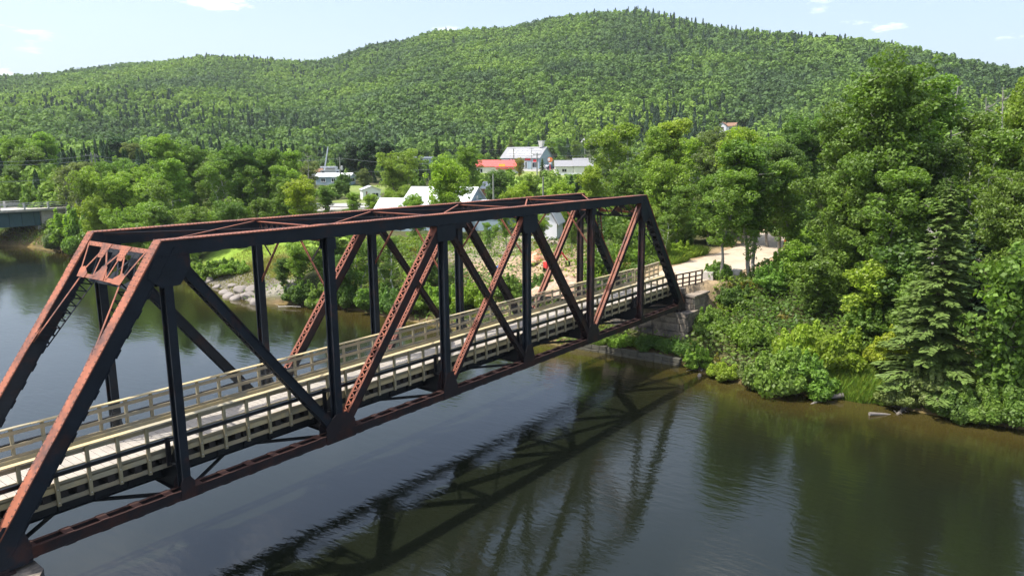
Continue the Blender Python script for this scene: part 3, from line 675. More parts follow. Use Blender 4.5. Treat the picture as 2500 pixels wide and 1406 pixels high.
# ------------------------------------------------------------------ abutment, pier, trail furniture
def ashlar(mb, o, u, w, h, n, rows, mean, seed, depth=.12, mi=0):
    """coursed rough blocks over a wall face: origin o, unit u along, height h, outward normal n"""
    r = random.Random(seed); o = np.array(o, float); u = np.array(u, float); n = np.array(n, float); zz = 0; hs = [r.uniform(.8, 1.2) for _ in range(rows)]; k = h/sum(hs)
    for c in range(rows):
        hh = hs[c]*k; x = -r.uniform(0, mean)*.5
        while x < w:
            L = mean*r.uniform(.6, 1.4); a, b = max(x, 0), min(x+L, w)
            if b-a > .12:
                dd = depth*r.uniform(.5, 1.1); g = .012; e = .03
                z0, z1 = zz+g, zz+hh-g; a += g; b -= g
                base = [o+u*a+[0, 0, z0], o+u*b+[0, 0, z0], o+u*b+[0, 0, z1], o+u*a+[0, 0, z1]]
                tp = [o+u*(a+e)+[0, 0, z0+e]+n*dd*r.uniform(.8, 1.2), o+u*(b-e)+[0, 0, z0+e]+n*dd*r.uniform(.8, 1.2), o+u*(b-e)+[0, 0, z1-e]+n*dd*r.uniform(.8, 1.2), o+u*(a+e)+[0, 0, z1-e]+n*dd*r.uniform(.8, 1.2)]
                mb.add(base+tp, [(4, 5, 6, 7), (0, 1, 5, 4), (1, 2, 6, 5), (2, 3, 7, 6), (3, 0, 4, 7)], mi)
            x += L
        zz += hh
mb = MB()
mb.box(47.2, 49.2, -.95, 6.6, -6, -.55); ashlar(mb, (47.2, 6.6, -4.4), (0, -1, 0), 7.55, 3.6, (-1, 0, 0), 6, 1.15, 3); ashlar(mb, (47.2, -.95, -4.4), (1, 0, 0), 2.0, 3.6, (0, -1, 0), 6, .9, 4)
mb.add([(47.05, -1.1, -.78), (49.2, -1.1, -.78), (49.2, 6.7, -.78), (47.05, 6.7, -.78), (47.05, -1.1, -.43), (49.2, -1.1, -.43), (49.2, 6.7, -.43), (47.05, 6.7, -.43)], [(0, 1, 5, 4), (1, 2, 6, 5), (2, 3, 7, 6), (3, 0, 4, 7), (4, 5, 6, 7), (0, 3, 2, 1)])
mb.box(48.75, 51.6, -.75, .15, -4.5, .58); ashlar(mb, (48.75, -.75, -3.9), (1, 0, 0), 2.85, 4.3, (0, -1, 0), 7, .95, 6); ashlar(mb, (48.75, .15, -.42), (0, -1, 0), .9, .9, (-1, 0, 0), 2, .6, 7)
mb.box(48.62, 51.7, -.9, .2, .582, .72); mb.box(48.75, 49.33, .2, 5.6, -.43, 1.2); mb.box(48.75, 51.6, 5.3, 6.2, -4.5, .7)
tag(mb.build('stone_abutment', M['stone']), 'grey cut stone abutment carrying the far end of the truss bridge', 'abutment')
mb = MB(); pts = [(-1.2, 7.0), (-1.2, -.6), (-.6, -1.5), (.4, -1.95), (1.3, -1.6), (1.95, -.6), (1.95, 7.0)]
for z0, z1, e in ((-9, -.75, 0), (-.748, -.43, .12)):
    cx, cy = .38, 2.6; q = [(cx+(a-cx)*(1+e/3), cy+(b-cy)*(1+e/6)) for a, b in pts]; k = len(q)
    mb.add([(a, b, z0) for a, b in q]+[(a, b, z1) for a, b in q], [tuple(range(k)), tuple(range(k, 2*k))[::-1]]+[(i, k+i, k+(i+1) % k, (i+1) % k) for i in range(k)])
tag(mb.build('bridge_pier', M['stone']), 'dark stone pier with rounded nose under the portal end of the truss', 'pier')
# low wall of squared stones along the water under the bridge
t_ = np.linspace(0, 1, 15)
mb = MB(); r = random.Random(8)
for a, b in zip(t_[:-1], t_[1:]):
    p0 = np.array([43.55+.35*a, 7.6-9.6*a]); p1 = np.array([43.55+.35*b, 7.6-9.6*b]); m_ = (p0+p1)/2; d_ = (p1-p0)/2*.95; hh = .32+r.uniform(-.05, .06)
    for zc_, off in ((WZ+.02, 0), (WZ+.36, .12)):
        mb.obox((m_[0]+off+r.uniform(-.04, .04), m_[1], zc_), (d_[0], d_[1], r.uniform(-.02, .02)), (.26, .02, 0), (r.uniform(-.02, .02), 0, hh/2))
M['ledge'] = mat('dark_ledge_stone', (.085, .08, .06), .9, .35, 2.5, .4, 8)  # one dark stone tone over the whole ledge
tag(mb.build('stone_ledge', M['ledge']), 'low ledge of squared stones along the waterline below the abutment', 'stone wall')
# concrete blocks beside the trail
def block(x, y, rz, s, label):
    mb = MB(); a, b, h = .44*s, .40*s, .72*s; e = .07
    mb.add([(-a-e, -b-e, 0), (a+e, -b-e, 0), (a+e, b+e, 0), (-a-e, b+e, 0), (-a, -b, h), (a, -b, h), (a, b, h), (-a, b, h)], [(0, 3, 2, 1), (4, 5, 6, 7), (0, 1, 5, 4), (1, 2, 6, 5), (2, 3, 7, 6), (3, 0, 4, 7)])
    mb.box(-.09, .09, -.04, .04, h, h+.05); o = mb.build('concrete_block', M['concrete']); o.location = (x, y, hz(x, y)); o.rotation_euler = (.02, -.02, rz)
    bv = o.modifiers.new('b', 'BEVEL'); bv.width = .03; bv.segments = 2; tag(o, label, 'concrete block', 'concrete blocks at the trail edge')
def at_ground(px, py, z): 
    x, y = on_plane(px, py, z)
    for _ in range(4): x, y = on_plane(px, py, .5*z+.5*hz(x, y))
    return max(x, float(xs(y))+.25), y
for (px, py, rz, s, lb) in ((1731, 682, .15, 1.0, 'grey concrete block beside the end of the dark trail fence'), (1769, 680, .35, .95, 'cream concrete block standing behind the pale aspen trunk'), (1797, 678, .1, .98, 'concrete block in leaf shade beside the forked trunk')):
    x, y = at_ground(px, py, 1.2); block(x, y, rz, s, lb)
# dark fence at the end of the bridge
f = empty('trail_fence', (0, 0, 0), 0, 'short dark brown post and rail fence beside the trail past the bridge', 'fence')
p0 = np.array([48.75, .78]); p1 = np.array([52.3, .12])
M['dkwood'] = mat('dark_stained_timber', (.035, .022, .018), .7, .3, 4)
for k in range(5):
    q = p0+(p1-p0)*(k/4); z = 1.22; mb = MB(); mb.box(q[0]-.055, q[0]+.055, q[1]-.055, q[1]+.055, z-.3, z+1.12); mb.build('post', M['dkwood'], f)
for z in (.28, .66, 1.05):
    mb = MB(); mb.bar((p0[0]-.3, p0[1]+.05+.05, 1.22+z), (p1[0]+.05, p1[1]+.07, 1.22+z), .04, .11); mb.build('rail', M['dkwood'], f)
f = empty('approach_railing', (0, 0, 0), 0, 'weathered grey timber railing continuing past the far corner of the bridge', 'railing')
p0 = np.array([48.5, 4.42]); p1 = np.array([53.4, 4.75])
for k in range(6):
    q = p0+(p1-p0)*(k/5); mb = MB(); mb.box(q[0]-.055, q[0]+.055, q[1]-.055, q[1]+.055, .9, 2.45); mb.build('post', M['wood_post'], f)
for z in (1.47, 1.87, 2.36):
    mb = MB(); mb.bar((p0[0], p0[1]-.08, z), (p1[0], p1[1]-.08, z), .04, .14); mb.build('rail', M['wood'], f)
mb = MB(); mb.bar((p0[0], p0[1]-.02, 2.48), (p1[0]+.1, p1[1]-.02, 2.48), .2, .04); mb.build('cap_rail', M['wood'], f)
# ------------------------------------------------------------------ plants
def rot_leaves(rng, C, size, aspect=1.6, up_bias=.5, outw=None, wob=.6):
    """one small pointed leaf-shaped quad per centre"""
    n = len(C); nrm = rng.normal(size=(n, 3)); nrm[:, 2] = np.abs(nrm[:, 2])+up_bias
    if outw is not None: nrm = outw+rng.normal(size=(n, 3))*wob+np.array([0, 0, up_bias*.5])
    nrm /= np.linalg.norm(nrm, axis=1)[:, None]
    a = np.cross(nrm, rng.normal(size=(n, 3))); a /= np.linalg.norm(a, axis=1)[:, None]; b = np.cross(nrm, a)
    s = (size*rng.uniform(.65, 1.35, n))[:, None]; a = a*s*.5*aspect; b = b*s*.5
    V = np.stack([C-a, C-a*.1+b, C+a, C-a*.1-b], 1).reshape(-1, 3)
    return V
def ell_pts(rng, n, c, r, shell=.55):
    d = rng.normal(size=(n, 3)); d /= np.linalg.norm(d, axis=1)[:, None]; k = (shell+(1-shell)*rng.random(n)**.6)[:, None]
    return np.asarray(c)+d*k*np.asarray(r)
def quads(n): return np.arange(n*4).reshape(n, 4)
def leaf_mesh(name, rng, groups, size, mt, aspect=1.5, up=.5, tint=None):
    """groups: list of (centre, radii, count, brightness)"""
    V = []; var = []
    for c, r, n, bvar in groups:
        P_ = ell_pts(rng, n, c, r); o_ = (P_-np.asarray(c))/np.asarray(r); V.append(rot_leaves(rng, P_, size, aspect, up, o_, .75)); var.append(np.clip(bvar+rng.normal(0, .22, n), 0, 1))
    V = np.concatenate(V); n = len(V)//4; t = np.ones((n, 4), np.float32)
    return mesh_np(name, V, quads(n), [mt], attrs={'var': ('FLOAT', np.concatenate(var)), 'tint': ('FLOAT_COLOR', t)})
def broadleaf(seed, H_, Wd, base, nl, leaf, per, bark, sparse=0., lean=0., multi=1, spread=.9, clump=.85):
    """trunk with limbs, and leaf clumps at every limb tip. Unit: metres"""
    rng = np.random.default_rng(seed); tb = MB(); groups = []
    for ts in range(multi):
        ox, oy = (rng.normal(0, .25, 2) if multi > 1 else (0, 0)); hh = H_*(1-.12*ts)
        lx, ly = rng.normal(0, .05, 2)+np.array([lean, 0])+(rng.normal(0, .10, 2) if multi > 1 else 0)
        npt = 9; zz = np.linspace(-.4, hh*.93, npt); wob = np.cumsum(rng.normal(0, .010*hh, (npt, 2)), 0)
        T = np.stack([ox+lx*zz+wob[:, 0], oy+ly*zz+wob[:, 1], zz], 1); r0 = .0085*hh+.035
        tb.tube(T, [r0*(1-.9*i/(npt-1))+.012 for i in range(npt)], 8)
        for k in range(nl//multi):
            u = base+(1-base)*((k+.5)/(nl/multi))**.85; z = u*hh*.92; p = np.array([np.interp(z, zz, T[:, i]) for i in range(3)])
            a = k*2.399+rng.normal(0, .4); prof = math.sin(math.pi*min(1, (1-u)/(1-base)*.80+.16))**.8
            ln = Wd/2*prof*rng.uniform(.55, 1.15); el = rng.uniform(.35, .95)+u*.35
            d = np.array([math.cos(a)*math.cos(el), math.sin(a)*math.cos(el), math.sin(el)*spread]); q1 = p+d*ln*.55+[0, 0, .02*ln]; q2 = p+d*ln+[0, 0, -.06*ln]
            rr = max(.02, r0*.42*(1-u*.75)); tb.tube([p, q1, q2], [rr, rr*.6, .012], 5)
            nb = max(2, int(ln/1.0)+1)
            for j in range(nb):
                f = (j+1)/nb; c = p*(1-f)+q2*f+rng.normal(0, .28*clump, 3); 
                if rng.random() < sparse: continue
                rad = clump*rng.uniform(.5, 1.15)*(.7+.35*f); b2 = c+rng.normal(0, .3, 3)
                tb.tube([p*(1-f*.8)+q2*f*.8, c], [.02, .008], 4, caps=False)
                groups.append((c, (rad, rad, rad*.8), int(2.0*per*rad**2*rng.uniform(.7, 1.2)), rng.uniform(.3, .7)))
            if rng.random() < .75:
                for _ in range(2):
                    c = p*.12+q2*.88+rng.normal(0, .62*clump, 3); rd = clump*rng.uniform(.22, .42); groups.append((c, (rd, rd, rd*1.1), int(2.4*per*rd**2), rng.uniform(.45, .85))); tb.tube([q2*.9+p*.1, c], [.014, .006], 3, caps=False)
        for j in range(3):
            c = T[-1]+rng.normal(0, .25*clump, 3)-[0, 0, .3*j]; groups.append((c, (clump*.7, clump*.7, clump*.7), int(per*1.2), .6))
    cm = leaf_mesh('crown', rng, groups, leaf, M['leaf'])
    t = bpy.data.meshes.new('trunk'); t.from_pydata(tb.v, [], tb.f); t.materials.append(bark); t.polygons.foreach_set('use_smooth', tb.sm); t.update()
    return t, cm
def spruce(seed, H_, Wd, dens=1.0, needle=.26, droop=.25):
    rng = np.random.default_rng(seed); tb = MB(); tb.tube([(0, 0, -.3), (0, 0, H_*.5), (0, 0, H_)], [.018*H_, .011*H_, .01], 8)
    C = []; A = []; var = []; z = H_*.06; k = 0
    while z < H_*.98:
        u = z/H_; L_ = Wd/2*(1-u)**.85*1.0+.12; nbr = int(5+4*(1-u))
        for j in range(nbr):
            a = k*.7+j*2*math.pi/nbr+rng.normal(0, .18); ln = L_*rng.uniform(.5, 1.18); dz = -droop*ln*rng.uniform(.5, 1.2)+.25*(u > .75)*ln
            d = np.array([math.cos(a), math.sin(a), 0]); p = np.array([0, 0, z+rng.normal(0, .1)])
            tb.tube([p, p+d*ln*.9+[0, 0, dz*.8]], [.025, .006], 4, caps=False)
            n = max(4, int(26*dens*ln)); s = rng.random(n)**.65; w = (rng.random(n)-.5)*(.75*ln)*(1-s*.75)
            side = np.array([-d[1], d[0], 0]); pts = p+np.outer(s*ln, d)+np.outer(w, side)+np.stack([s*0, s*0, dz*s**1.3-abs(w)*.22+rng.normal(0, .05, n)], 1)
            C.append(pts); dirs = d[None]*1.0+side[None]*(np.sign(w)*rng.uniform(.3, 1.2, n))[:, None]+np.array([[0, 0, -.35]]); A.append(dirs); var.append(np.clip(.25+.5*s+rng.normal(0, .15, n), 0, 1))
        z += H_*.028*(1.15-u*.5); k += 1
    C = np.concatenate(C); A = np.concatenate(A); A /= np.linalg.norm(A, axis=1)[:, None]; n = len(C)
    nr = rng.normal(0, .35, (n, 3)); nr[:, 2] += 1; b = np.cross(nr, A); b /= np.linalg.norm(b, axis=1)[:, None]; s = (needle*rng.uniform(.7, 1.4, n))[:, None]
    V = np.stack([C-A*s*.7, C+b*s*.34, C+A*s*.9, C-b*s*.34], 1).reshape(-1, 3)
    cm = mesh_np('crown', V, quads(n), [M['needle']], attrs={'var': ('FLOAT', np.concatenate(var)), 'tint': ('FLOAT_COLOR', np.ones((n, 4)))})
    t = bpy.data.meshes.new('trunk'); t.from_pydata(tb.v, [], tb.f); t.materials.append(M['bark']); t.polygons.foreach_set('use_smooth', tb.sm); t.update()
    return t, cm
def bare_tree(seed, H_, bark):
    rng = np.random.default_rng(seed); tb = MB(); n = 9; zz = np.linspace(-.3, H_, n); wob = np.cumsum(rng.normal(0, .012*H_, (n, 2)), 0)
    T = np.stack([wob[:, 0], wob[:, 1], zz], 1); tb.tube(T, [.010*H_*(1-.92*i/(n-1))+.015 for i in range(n)], 7)
    for k in range(26):
        z = H_*rng.uniform(.3, .97); p = np.array([np.interp(z, zz, T[:, i]) for i in range(3)]); a = rng.uniform(0, 6.28); el = rng.uniform(.1, 1.0); ln = H_*.16*rng.uniform(.4, 1.1)*(1.1-z/H_*.5)
        d = np.array([math.cos(a)*math.cos(el), math.sin(a)*math.cos(el), math.sin(el)]); q = p+d*ln*.5+rng.normal(0, .08*ln, 3); e = q+d*ln*.5+rng.normal(0, .15*ln, 3)
        tb.tube([p, q, e], [.045, .028, .010], 4, caps=False)
        for j in range(3):
            f = rng.uniform(.3, .9); s = q*(1-f)+e*f; tb.tube([s, s+rng.normal(0, .22*ln, 3)+[0, 0, .1*ln]], [.018, .006], 3, caps=False)
    t = bpy.data.meshes.new('trunk'); t.from_pydata(tb.v, [], tb.f); t.materials.append(bark); t.polygons.foreach_set('use_smooth', tb.sm); t.update(); return t
def shrub_mesh(seed, R_, H_, leaf, n, fine=False):
    rng = np.random.default_rng(seed); groups = []; tb = MB()
    for k in range(22):
        a = rng.uniform(0, 6.28); rr = R_*math.sqrt(rng.random())*.85; z = H_*(.30+.55*rng.random())*(1-.45*(rr/R_)**2); c = np.array([math.cos(a)*rr, math.sin(a)*rr, z]); q = rng.uniform(.18, .42)*R_
        tb.tube([(c[0]*.15, c[1]*.15, -.2), c*.6, c*1.02+[0, 0, .12*H_]], [.035, .02, .006], 4, caps=False)
        groups.append((c, (q, q, q*.75), n//18, rng.uniform(.25, .75)))
        if k % 2 == 0: groups.append((c+[rng.normal(0, .15), rng.normal(0, .15), H_*.28], (q*.35, q*.35, H_*.26), n//50, .75))
    cm = leaf_mesh('foliage', rng, groups, leaf, M['leaf'])
    t = bpy.data.meshes.new('stem'); t.from_pydata(tb.v, [], tb.f); t.materials.append(M['bark']); t.update(); return t, cm
# prototypes: (trunk mesh, crown mesh, built height, built width)
PR = {
 'poplar':  (broadleaf(1, 16, 8.2, .14, 84, .155, 170, M['bark_grey'], .14, clump=.86), 16, 8.2),
 'poplar2': (broadleaf(2, 15, 7.2, .18, 76, .155, 170, M['bark_grey'], .16, clump=.82), 15, 7.2),
 'aspen':   (broadleaf(3, 13, 4.6, .34, 38, .16, 150, M['bark_grey'], .14, clump=.78), 13, 4.6),
 'aspen2':  (broadleaf(4, 12, 4.4, .38, 34, .16, 150, M['bark_grey'], .18, lean=.03, clump=.75), 12, 4.4),
 'birch':   (broadleaf(5, 13, 5.0, .26, 40, .145, 170, M['birch'], .26, multi=2, clump=.75), 13, 5.0),
 'round':   (broadleaf(6, 9, 6.8, .08, 66, .15, 180, M['bark'], .12, clump=.74, spread=1.1), 9, 6.8),
 'round2':  (broadleaf(7, 9, 5.8, .06, 64, .15, 180, M['bark'], .14, clump=.70, spread=1.3), 9, 5.8),
 'willow':  (broadleaf(8, 10, 6.2, .10, 50, .14, 210, M['bark'], .05, multi=2, clump=.85, spread=1.2), 10, 6.2),
 'young':   (broadleaf(9, 6, 3.4, .08, 30, .165, 150, M['bark'], .08, clump=.62), 6, 3.4),
 'thin':    (broadleaf(10, 10, 3.0, .42, 24, .145, 120, M['bark_grey'], .35, lean=.05, clump=.6), 10, 3.0),
}
SP = {'spruce': (spruce(21, 14, 5.6, 2.2, .19), 14, 5.6), 'fir': (spruce(22, 12, 4.0, 1.5, .24, .12), 12, 4.0), 'pine': (broadleaf(23, 13, 5.4, .3, 36, .30, 150, M['bark'], .05, clump=.85, spread=.4), 13, 5.4)}
SH = {'shrub': (shrub_mesh(31, 1.5, 1.9, .13, 6500), 1.9, 3.0), 'shrub2': (shrub_mesh(32, 1.7, 1.5, .12, 7000), 1.5, 3.4), 'shrub3': (shrub_mesh(33, 1.2, 2.3, .14, 5800), 2.3, 2.4), 'fern': (shrub_mesh(34, 1.6, 1.1, .10, 6500), 1.1, 3.2)}
BARE = {'dead': (bare_tree(41, 14, M['dead']), 14), 'deadbirch': (bare_tree(42, 13, M['bark_grey']), 13), 'snag': (bare_tree(43, 8, M['dead']), 8)}
GRN = {  # leaf colours of the different kinds (real reflectance)
 'mid': (.140, .225, .038), 'bright': (.185, .280, .038), 'deep': (.100, .172, .034), 'grey': (.150, .205, .065), 'yellow': (.25, .30, .028), 'lime': (.22, .31, .032), 'dark': (.038, .078, .028), 'spruce': (.110, .178, .038), 'olive': (.155, .195, .060), 'gold': (.28, .25, .03)}
prng = random.Random(77)
def plant(kind, x, y, z, h, w, col, label, group, cat='tree', rz=None):
    rz = prng.uniform(0, 6.28) if rz is None else rz
    tab = PR if kind in PR else SP if kind in SP else SH if kind in SH else None
    jb = prng.uniform(.88, 1.15); j = [c*jb*prng.uniform(.96, 1.05) for c in GRN[col]]
    if kind in BARE:
        nm = 'dead_tree'; e = empty(nm, (x, y, z), rz, label, 'dead tree', group); o = link_mesh('trunk', BARE[kind][0], e); e.scale = (h/BARE[kind][1],)*3; return e
    (t, c), h0, w0 = tab[kind]
    nm = {'birch': 'birch_tree', 'aspen': 'aspen_tree', 'aspen2': 'aspen_tree', 'spruce': 'spruce_tree', 'fir': 'spruce_tree', 'pine': 'pine_tree', 'poplar': 'poplar_tree', 'poplar2': 'poplar_tree', 'willow': 'willow_tree', 'young': 'young_tree', 'thin': 'thin_tree'}.get(kind, 'shrub' if kind in SH else 'leafy_tree')
    e = empty(nm, (x, y, z), rz, label, cat, group); k = h/h0; kw = min(w/w0, k*1.38) if w else k
    e.scale = (kw, kw, k)
    a = link_mesh('stem' if kind in SH else 'trunk', t, e); b = link_mesh('foliage' if kind in SH else 'crown', c, e); b.color = (*j, 1)
    return e
def tree_px(kind, px, r, top, col, label, group='trees along the river bank', w=None, cat='tree'):
    """a tree at distance r whose top reaches picture row `top`"""
    x, y = spot(px, r, top); z = hz(x, y); h = top_z(px, top, r)-z
    return plant(kind, x, y, z, max(h, 1.0), w, col, label, group, cat)
def shrub_px(kind, px, py, hgt, w, col, label, group, z0=-1.5):
    x, y = at_ground(px, py, z0)
    if kind == 'fern': x += .8
    return plant(kind, x, y, hz(x, y)-.1, hgt, w, col, label, group, 'shrub')
G1 = 'trees behind the road bridge'; G2 = 'trees on the near river bank upstream'; G3 = 'trees behind the truss'; G4 = 'trees around the village buildings'; G5 = 'trees beside the trail'; G6 = 'tall trees above the river bank'
T = tree_px
# behind and beside the road bridge
for a in (
 ('poplar', 22, 212, 338, 'bright', 'tall sunlit tree at the picture edge behind the road bridge', G1, 11), ('round', 68, 200, 372, 'mid', 'rounded mid green tree behind the road bridge railing', G1, 12),
 ('poplar2', 112, 205, 326, 'bright', 'tallest pointed tree behind the road bridge', G1, 11), ('round2', 30, 188, 420, 'deep', 'low dark tree close behind the road bridge deck', G1, 13), ('round', 95, 186, 425, 'deep', 'dark spreading tree over the middle of the road bridge', G1, 13),
 ('thin', 150, 158, 405, 'olive', 'thin leaning tree with bare stems at the road bridge end', G1, 6), ('birch', 172, 160, 392, 'olive', 'sparse grey tree with see-through crown at the road bridge end', G1, 8), ('thin', 196, 150, 420, 'grey', 'slender pale sapling before the road bridge end', G1, 5),
 ('aspen', 236, 165, 398, 'olive', 'olive tree in front of the twin utility poles', G1, 7), ('pine', 283, 232, 334, 'dark', 'round black green conifer crown beyond the twin utility poles', G1, 12), ('poplar2', 325, 215, 352, 'olive', 'yellowish tree top beside the black green conifer crown', G1, 10),
 ('round', 205, 205, 425, 'olive', 'dusty green tree behind the road bridge end', G1, 12), ('round2', 275, 195, 395, 'bright', 'light green tree directly beyond the utility poles', G1, 12)): T(*a)
for a in (
 ('willow', 262, 134, 428, 'bright', 'bright lime tree rising over the corner of the truss portal', G2, 6.8), ('round2', 232, 126, 505, 'lime', 'low lime tree with yellow tips above the portal corner', G2, 5), ('willow', 345, 130, 440, 'bright', 'soft rounded green tree above the first truss panel', G2, 8.5),
 ('birch', 405, 122, 432, 'mid', 'pale stemmed birch clump in the soft green trees', G2, 8.5), ('poplar', 405, 152, 336, 'bright', 'tallest bushy tree of the bank upstream of the truss', G2, 10), ('round', 462, 150, 372, 'mid', 'broad tree leaning out from the tallest bushy tree', G2, 9),
 ('poplar2', 505, 138, 398, 'mid', 'dark hollow looking tree in the middle of the bank', G2, 8.5), ('birch', 545, 128, 388, 'mid', 'dark birch with white stem at the gap in the bank', G2, 7), ('poplar', 590, 130, 358, 'deep', 'big dark round tree with several white stems', G2, 10), ('poplar2', 648, 132, 366, 'mid', 'dark green tree joined to the big dark round tree', G2, 9.5),
 ('aspen', 690, 136, 372, 'bright', 'light topped tree at the village end of the dark bank', G2, 6.5), ('aspen', 440, 128, 392, 'bright', 'feathery light tree before the tallest bushy tree', G2, 6), ('birch', 365, 138, 402, 'bright', 'upright light birch left of the tallest bushy tree'.replace('left of', 'upstream of'), G2, 7), ('willow', 318, 142, 405, 'mid', 'soft green tree between birch and portal corner', G2, 7.5), ('aspen2', 620, 126, 405, 'mid', 'slim tree in front of the big dark round tree', G2, 5.5), ('birch', 672, 126, 400, 'bright', 'light slim birch at the village end of the dark bank', G2, 6), ('poplar2', 560, 150, 372, 'mid', 'green tree top between birch and the dark round tree', G2, 8), ('willow', 705, 124, 440, 'mid', 'soft tree half behind the yellow green spreading tree', G2, 6.5),
 ('willow', 800, 128, 458, 'mid', 'green tree hiding the near edge of the asphalt road', G3, 6), ('round2', 862, 126, 478, 'bright', 'low bright tree before the asphalt road', G3, 5), ('round2', 905, 124, 482, 'lime', 'small lime tree over the third far vertical', G3, 5), ('willow', 985, 118, 462, 'bright', 'feathery tree before the metal roofed building', G3, 5.5), ('birch', 1170, 112, 482, 'mid', 'light tree in front of the white lean-to roof', G3, 4.6), ('round2', 470, 112, 520, 'mid', 'low tree along the far top chord near the portal', G2, 6.5), ('willow', 560, 112, 500, 'deep', 'shadowy low tree under the dark round crowns', G2, 7), ('round2', 640, 112, 498, 'mid', 'low green tree just above the far top chord', G2, 7),
 ('round2', 380, 116, 515, 'mid', 'low leafy tree above the portal with bright edge', G2, 7), ('willow', 300, 120, 515, 'bright', 'light green low tree behind the far corner of the portal', G2, 7),
 ('round', 738, 117, 448, 'yellow', 'yellow green spreading tree with pale branches over the second panel', G2, 8.5), ('deadbirch', 752, 124, 372, 'mid', 'leafless pale branches standing out of the yellow green tree', G2), ('willow', 742, 150, 398, 'olive', 'olive tree behind the leafless pale branches', G2, 8)): T(*a)
# behind the truss, seen through its panels
for a in (
 ('willow', 735, 83, 600, 'bright', 'bright tree seen through the second truss panel', G3, 5.5), ('round2', 690, 84, 640, 'deep', 'dark dense bush-like tree at the waterline by the boulders', G3, 5.6), ('round', 790, 82, 560, 'mid', 'leafy tree behind the second far vertical', G3, 6), ('birch', 868, 78, 560, 'bright', 'birch with white stems hanging over the water', G3, 5.4),
 ('round2', 835, 76, 640, 'deep', 'low dark tree shading the water between the second and third verticals', G3, 5), ('birch', 950, 74, 575, 'mid', 'leaning birch behind the third far vertical', G3, 5.4), ('young', 1005, 71, 650, 'bright', 'young bright tree low behind the middle railing', G3, 4.5), ('round2', 1045, 74, 610, 'deep', 'dark tree in the crotch of the middle diagonals', G3, 5),
 ('aspen', 1098, 84, 555, 'bright', 'light leafed tree in front of the gravel lot', G3, 5.5), ('birch', 1190, 80, 540, 'mid', 'open crowned tree before the gravel lot', G3, 6), ('aspen2', 1236, 84, 525, 'bright', 'feathery bright tree beneath the white barn', G3, 5), ('willow', 1318, 84, 528, 'bright', 'bright tree in front of the white barn', G3, 5.5),
 ('aspen', 1395, 78, 530, 'mid', 'tree between the two far end diagonals', G3, 5), ('birch', 1465, 76, 500, 'deep', 'tall leafy tree filling the last truss panel', G3, 6), ('round2', 1520, 74, 560, 'mid', 'low tree behind the last panel of the railing', G3, 5), ('young', 1560, 70, 610, 'bright', 'small bright tree beside the approach railing', G3, 4), ('young', 1450, 66, 625, 'deep', 'small dark tree hugging the far end post', G3, 4.4),
 ('round', 950, 132, 470, 'lime', 'lime green tree beside the asphalt road', G3, 7), ('willow', 965, 146, 378, 'bright', 'tall soft lime tree between the shed and the metal roofed building', G3, 9), ('round', 1075, 94, 410, 'lime', 'glossy lime tree in front of the metal roofed building', G3, 7.2), ('round2', 1010, 98, 490, 'bright', 'low tree hiding the foot of the metal roofed building', G3, 6),
 ('round', 1282, 98, 462, 'lime', 'lime tree standing over the third top chord panel', G3, 5.5), ('round2', 1215, 128, 430, 'deep', 'dark tree beside the brick coloured shed', G3, 8), ('round2', 1290, 120, 440, 'bright', 'tree around the foot of the tall pole pair', G3, 6),
 ('round', 1380, 100, 460, 'lime', 'lime tree above the far end of the top chord', G3, 6.8), ('fir', 1395, 120, 428, 'dark', 'dark wind-bent conifer in front of the long white building', G3, 4), ('fir', 1412, 121, 423, 'dark', 'second dark conifer before the long white building', G3, 4), ('round2', 1445, 106, 425, 'lime', 'bright tree at the end of the long white building', G3, 5.6),
 ('poplar2', 1140, 150, 360, 'bright', 'bright tall tree behind the metal roofed building', G3, 9.5), ('round', 1090, 165, 388, 'mid', 'green tree beside the spruces behind the metal roofed building', G3, 9)): T(*a)
# village conifers and garden trees
for a in (
 ('pine', 862, 215, 352, 'dark', 'first of the tall dark pines behind the trailer home', G4, 6.2), ('pine', 905, 212, 338, 'dark', 'tallest of the dark pines behind the trailer home', G4, 7.5), ('pine', 945, 205, 346, 'dark', 'dark pine with bare forked trunk near the white shed', G4, 7), ('pine', 838, 230, 372, 'dark', 'lower dark pine beside the raised boom', G4, 6), ('fir', 882, 218, 350, 'dark', 'narrow dark conifer squeezed between the pines', G4, 6),
 ('spruce', 1022, 195, 368, 'dark', 'dark spruce before the flat roofed building', G4, 7.5), ('fir', 1066, 215, 342, 'dark', 'narrow spruce at the corner of the flat roofed building', G4, 6), ('fir', 1180, 330, 332, 'dark', 'pointed spruce farthest from the store', G4, 8), ('fir', 1200, 325, 336, 'dark', 'spruce in the dark row beside the store', G4, 8), ('fir', 1218, 330, 330, 'dark', 'spruce touching the store roof', G4, 8),
 ('spruce', 1247, 315, 332, 'olive', 'brownish spruce behind the store roof', G4, 9), ('spruce', 1324, 200, 386, 'spruce', 'full spruce on the lawn between store and white building', G4, 5), ('round', 845, 168, 430, 'deep', 'round garden tree before the trailer home', G4, 7.5), ('round2', 888, 178, 420, 'olive', 'reddish green round garden tree beside the white shed', G4, 5), ('round', 822, 160, 445, 'deep', 'dark garden bush by the pole with the transformer', G4, 6),
 ('round2', 1268, 232, 392, 'gold', 'small orange green tree before the store window', G4, 4), ('fir', 1450, 420, 330, 'dark', 'thin dark spruce by the hillside house', G4, 6), ('poplar', 1370, 330, 338, 'mid', 'green tree between the hillside house and the store', G4, 11), ('poplar2', 1405, 325, 345, 'bright', 'bright tree beside the upper lawn', G4, 10)): T(*a)
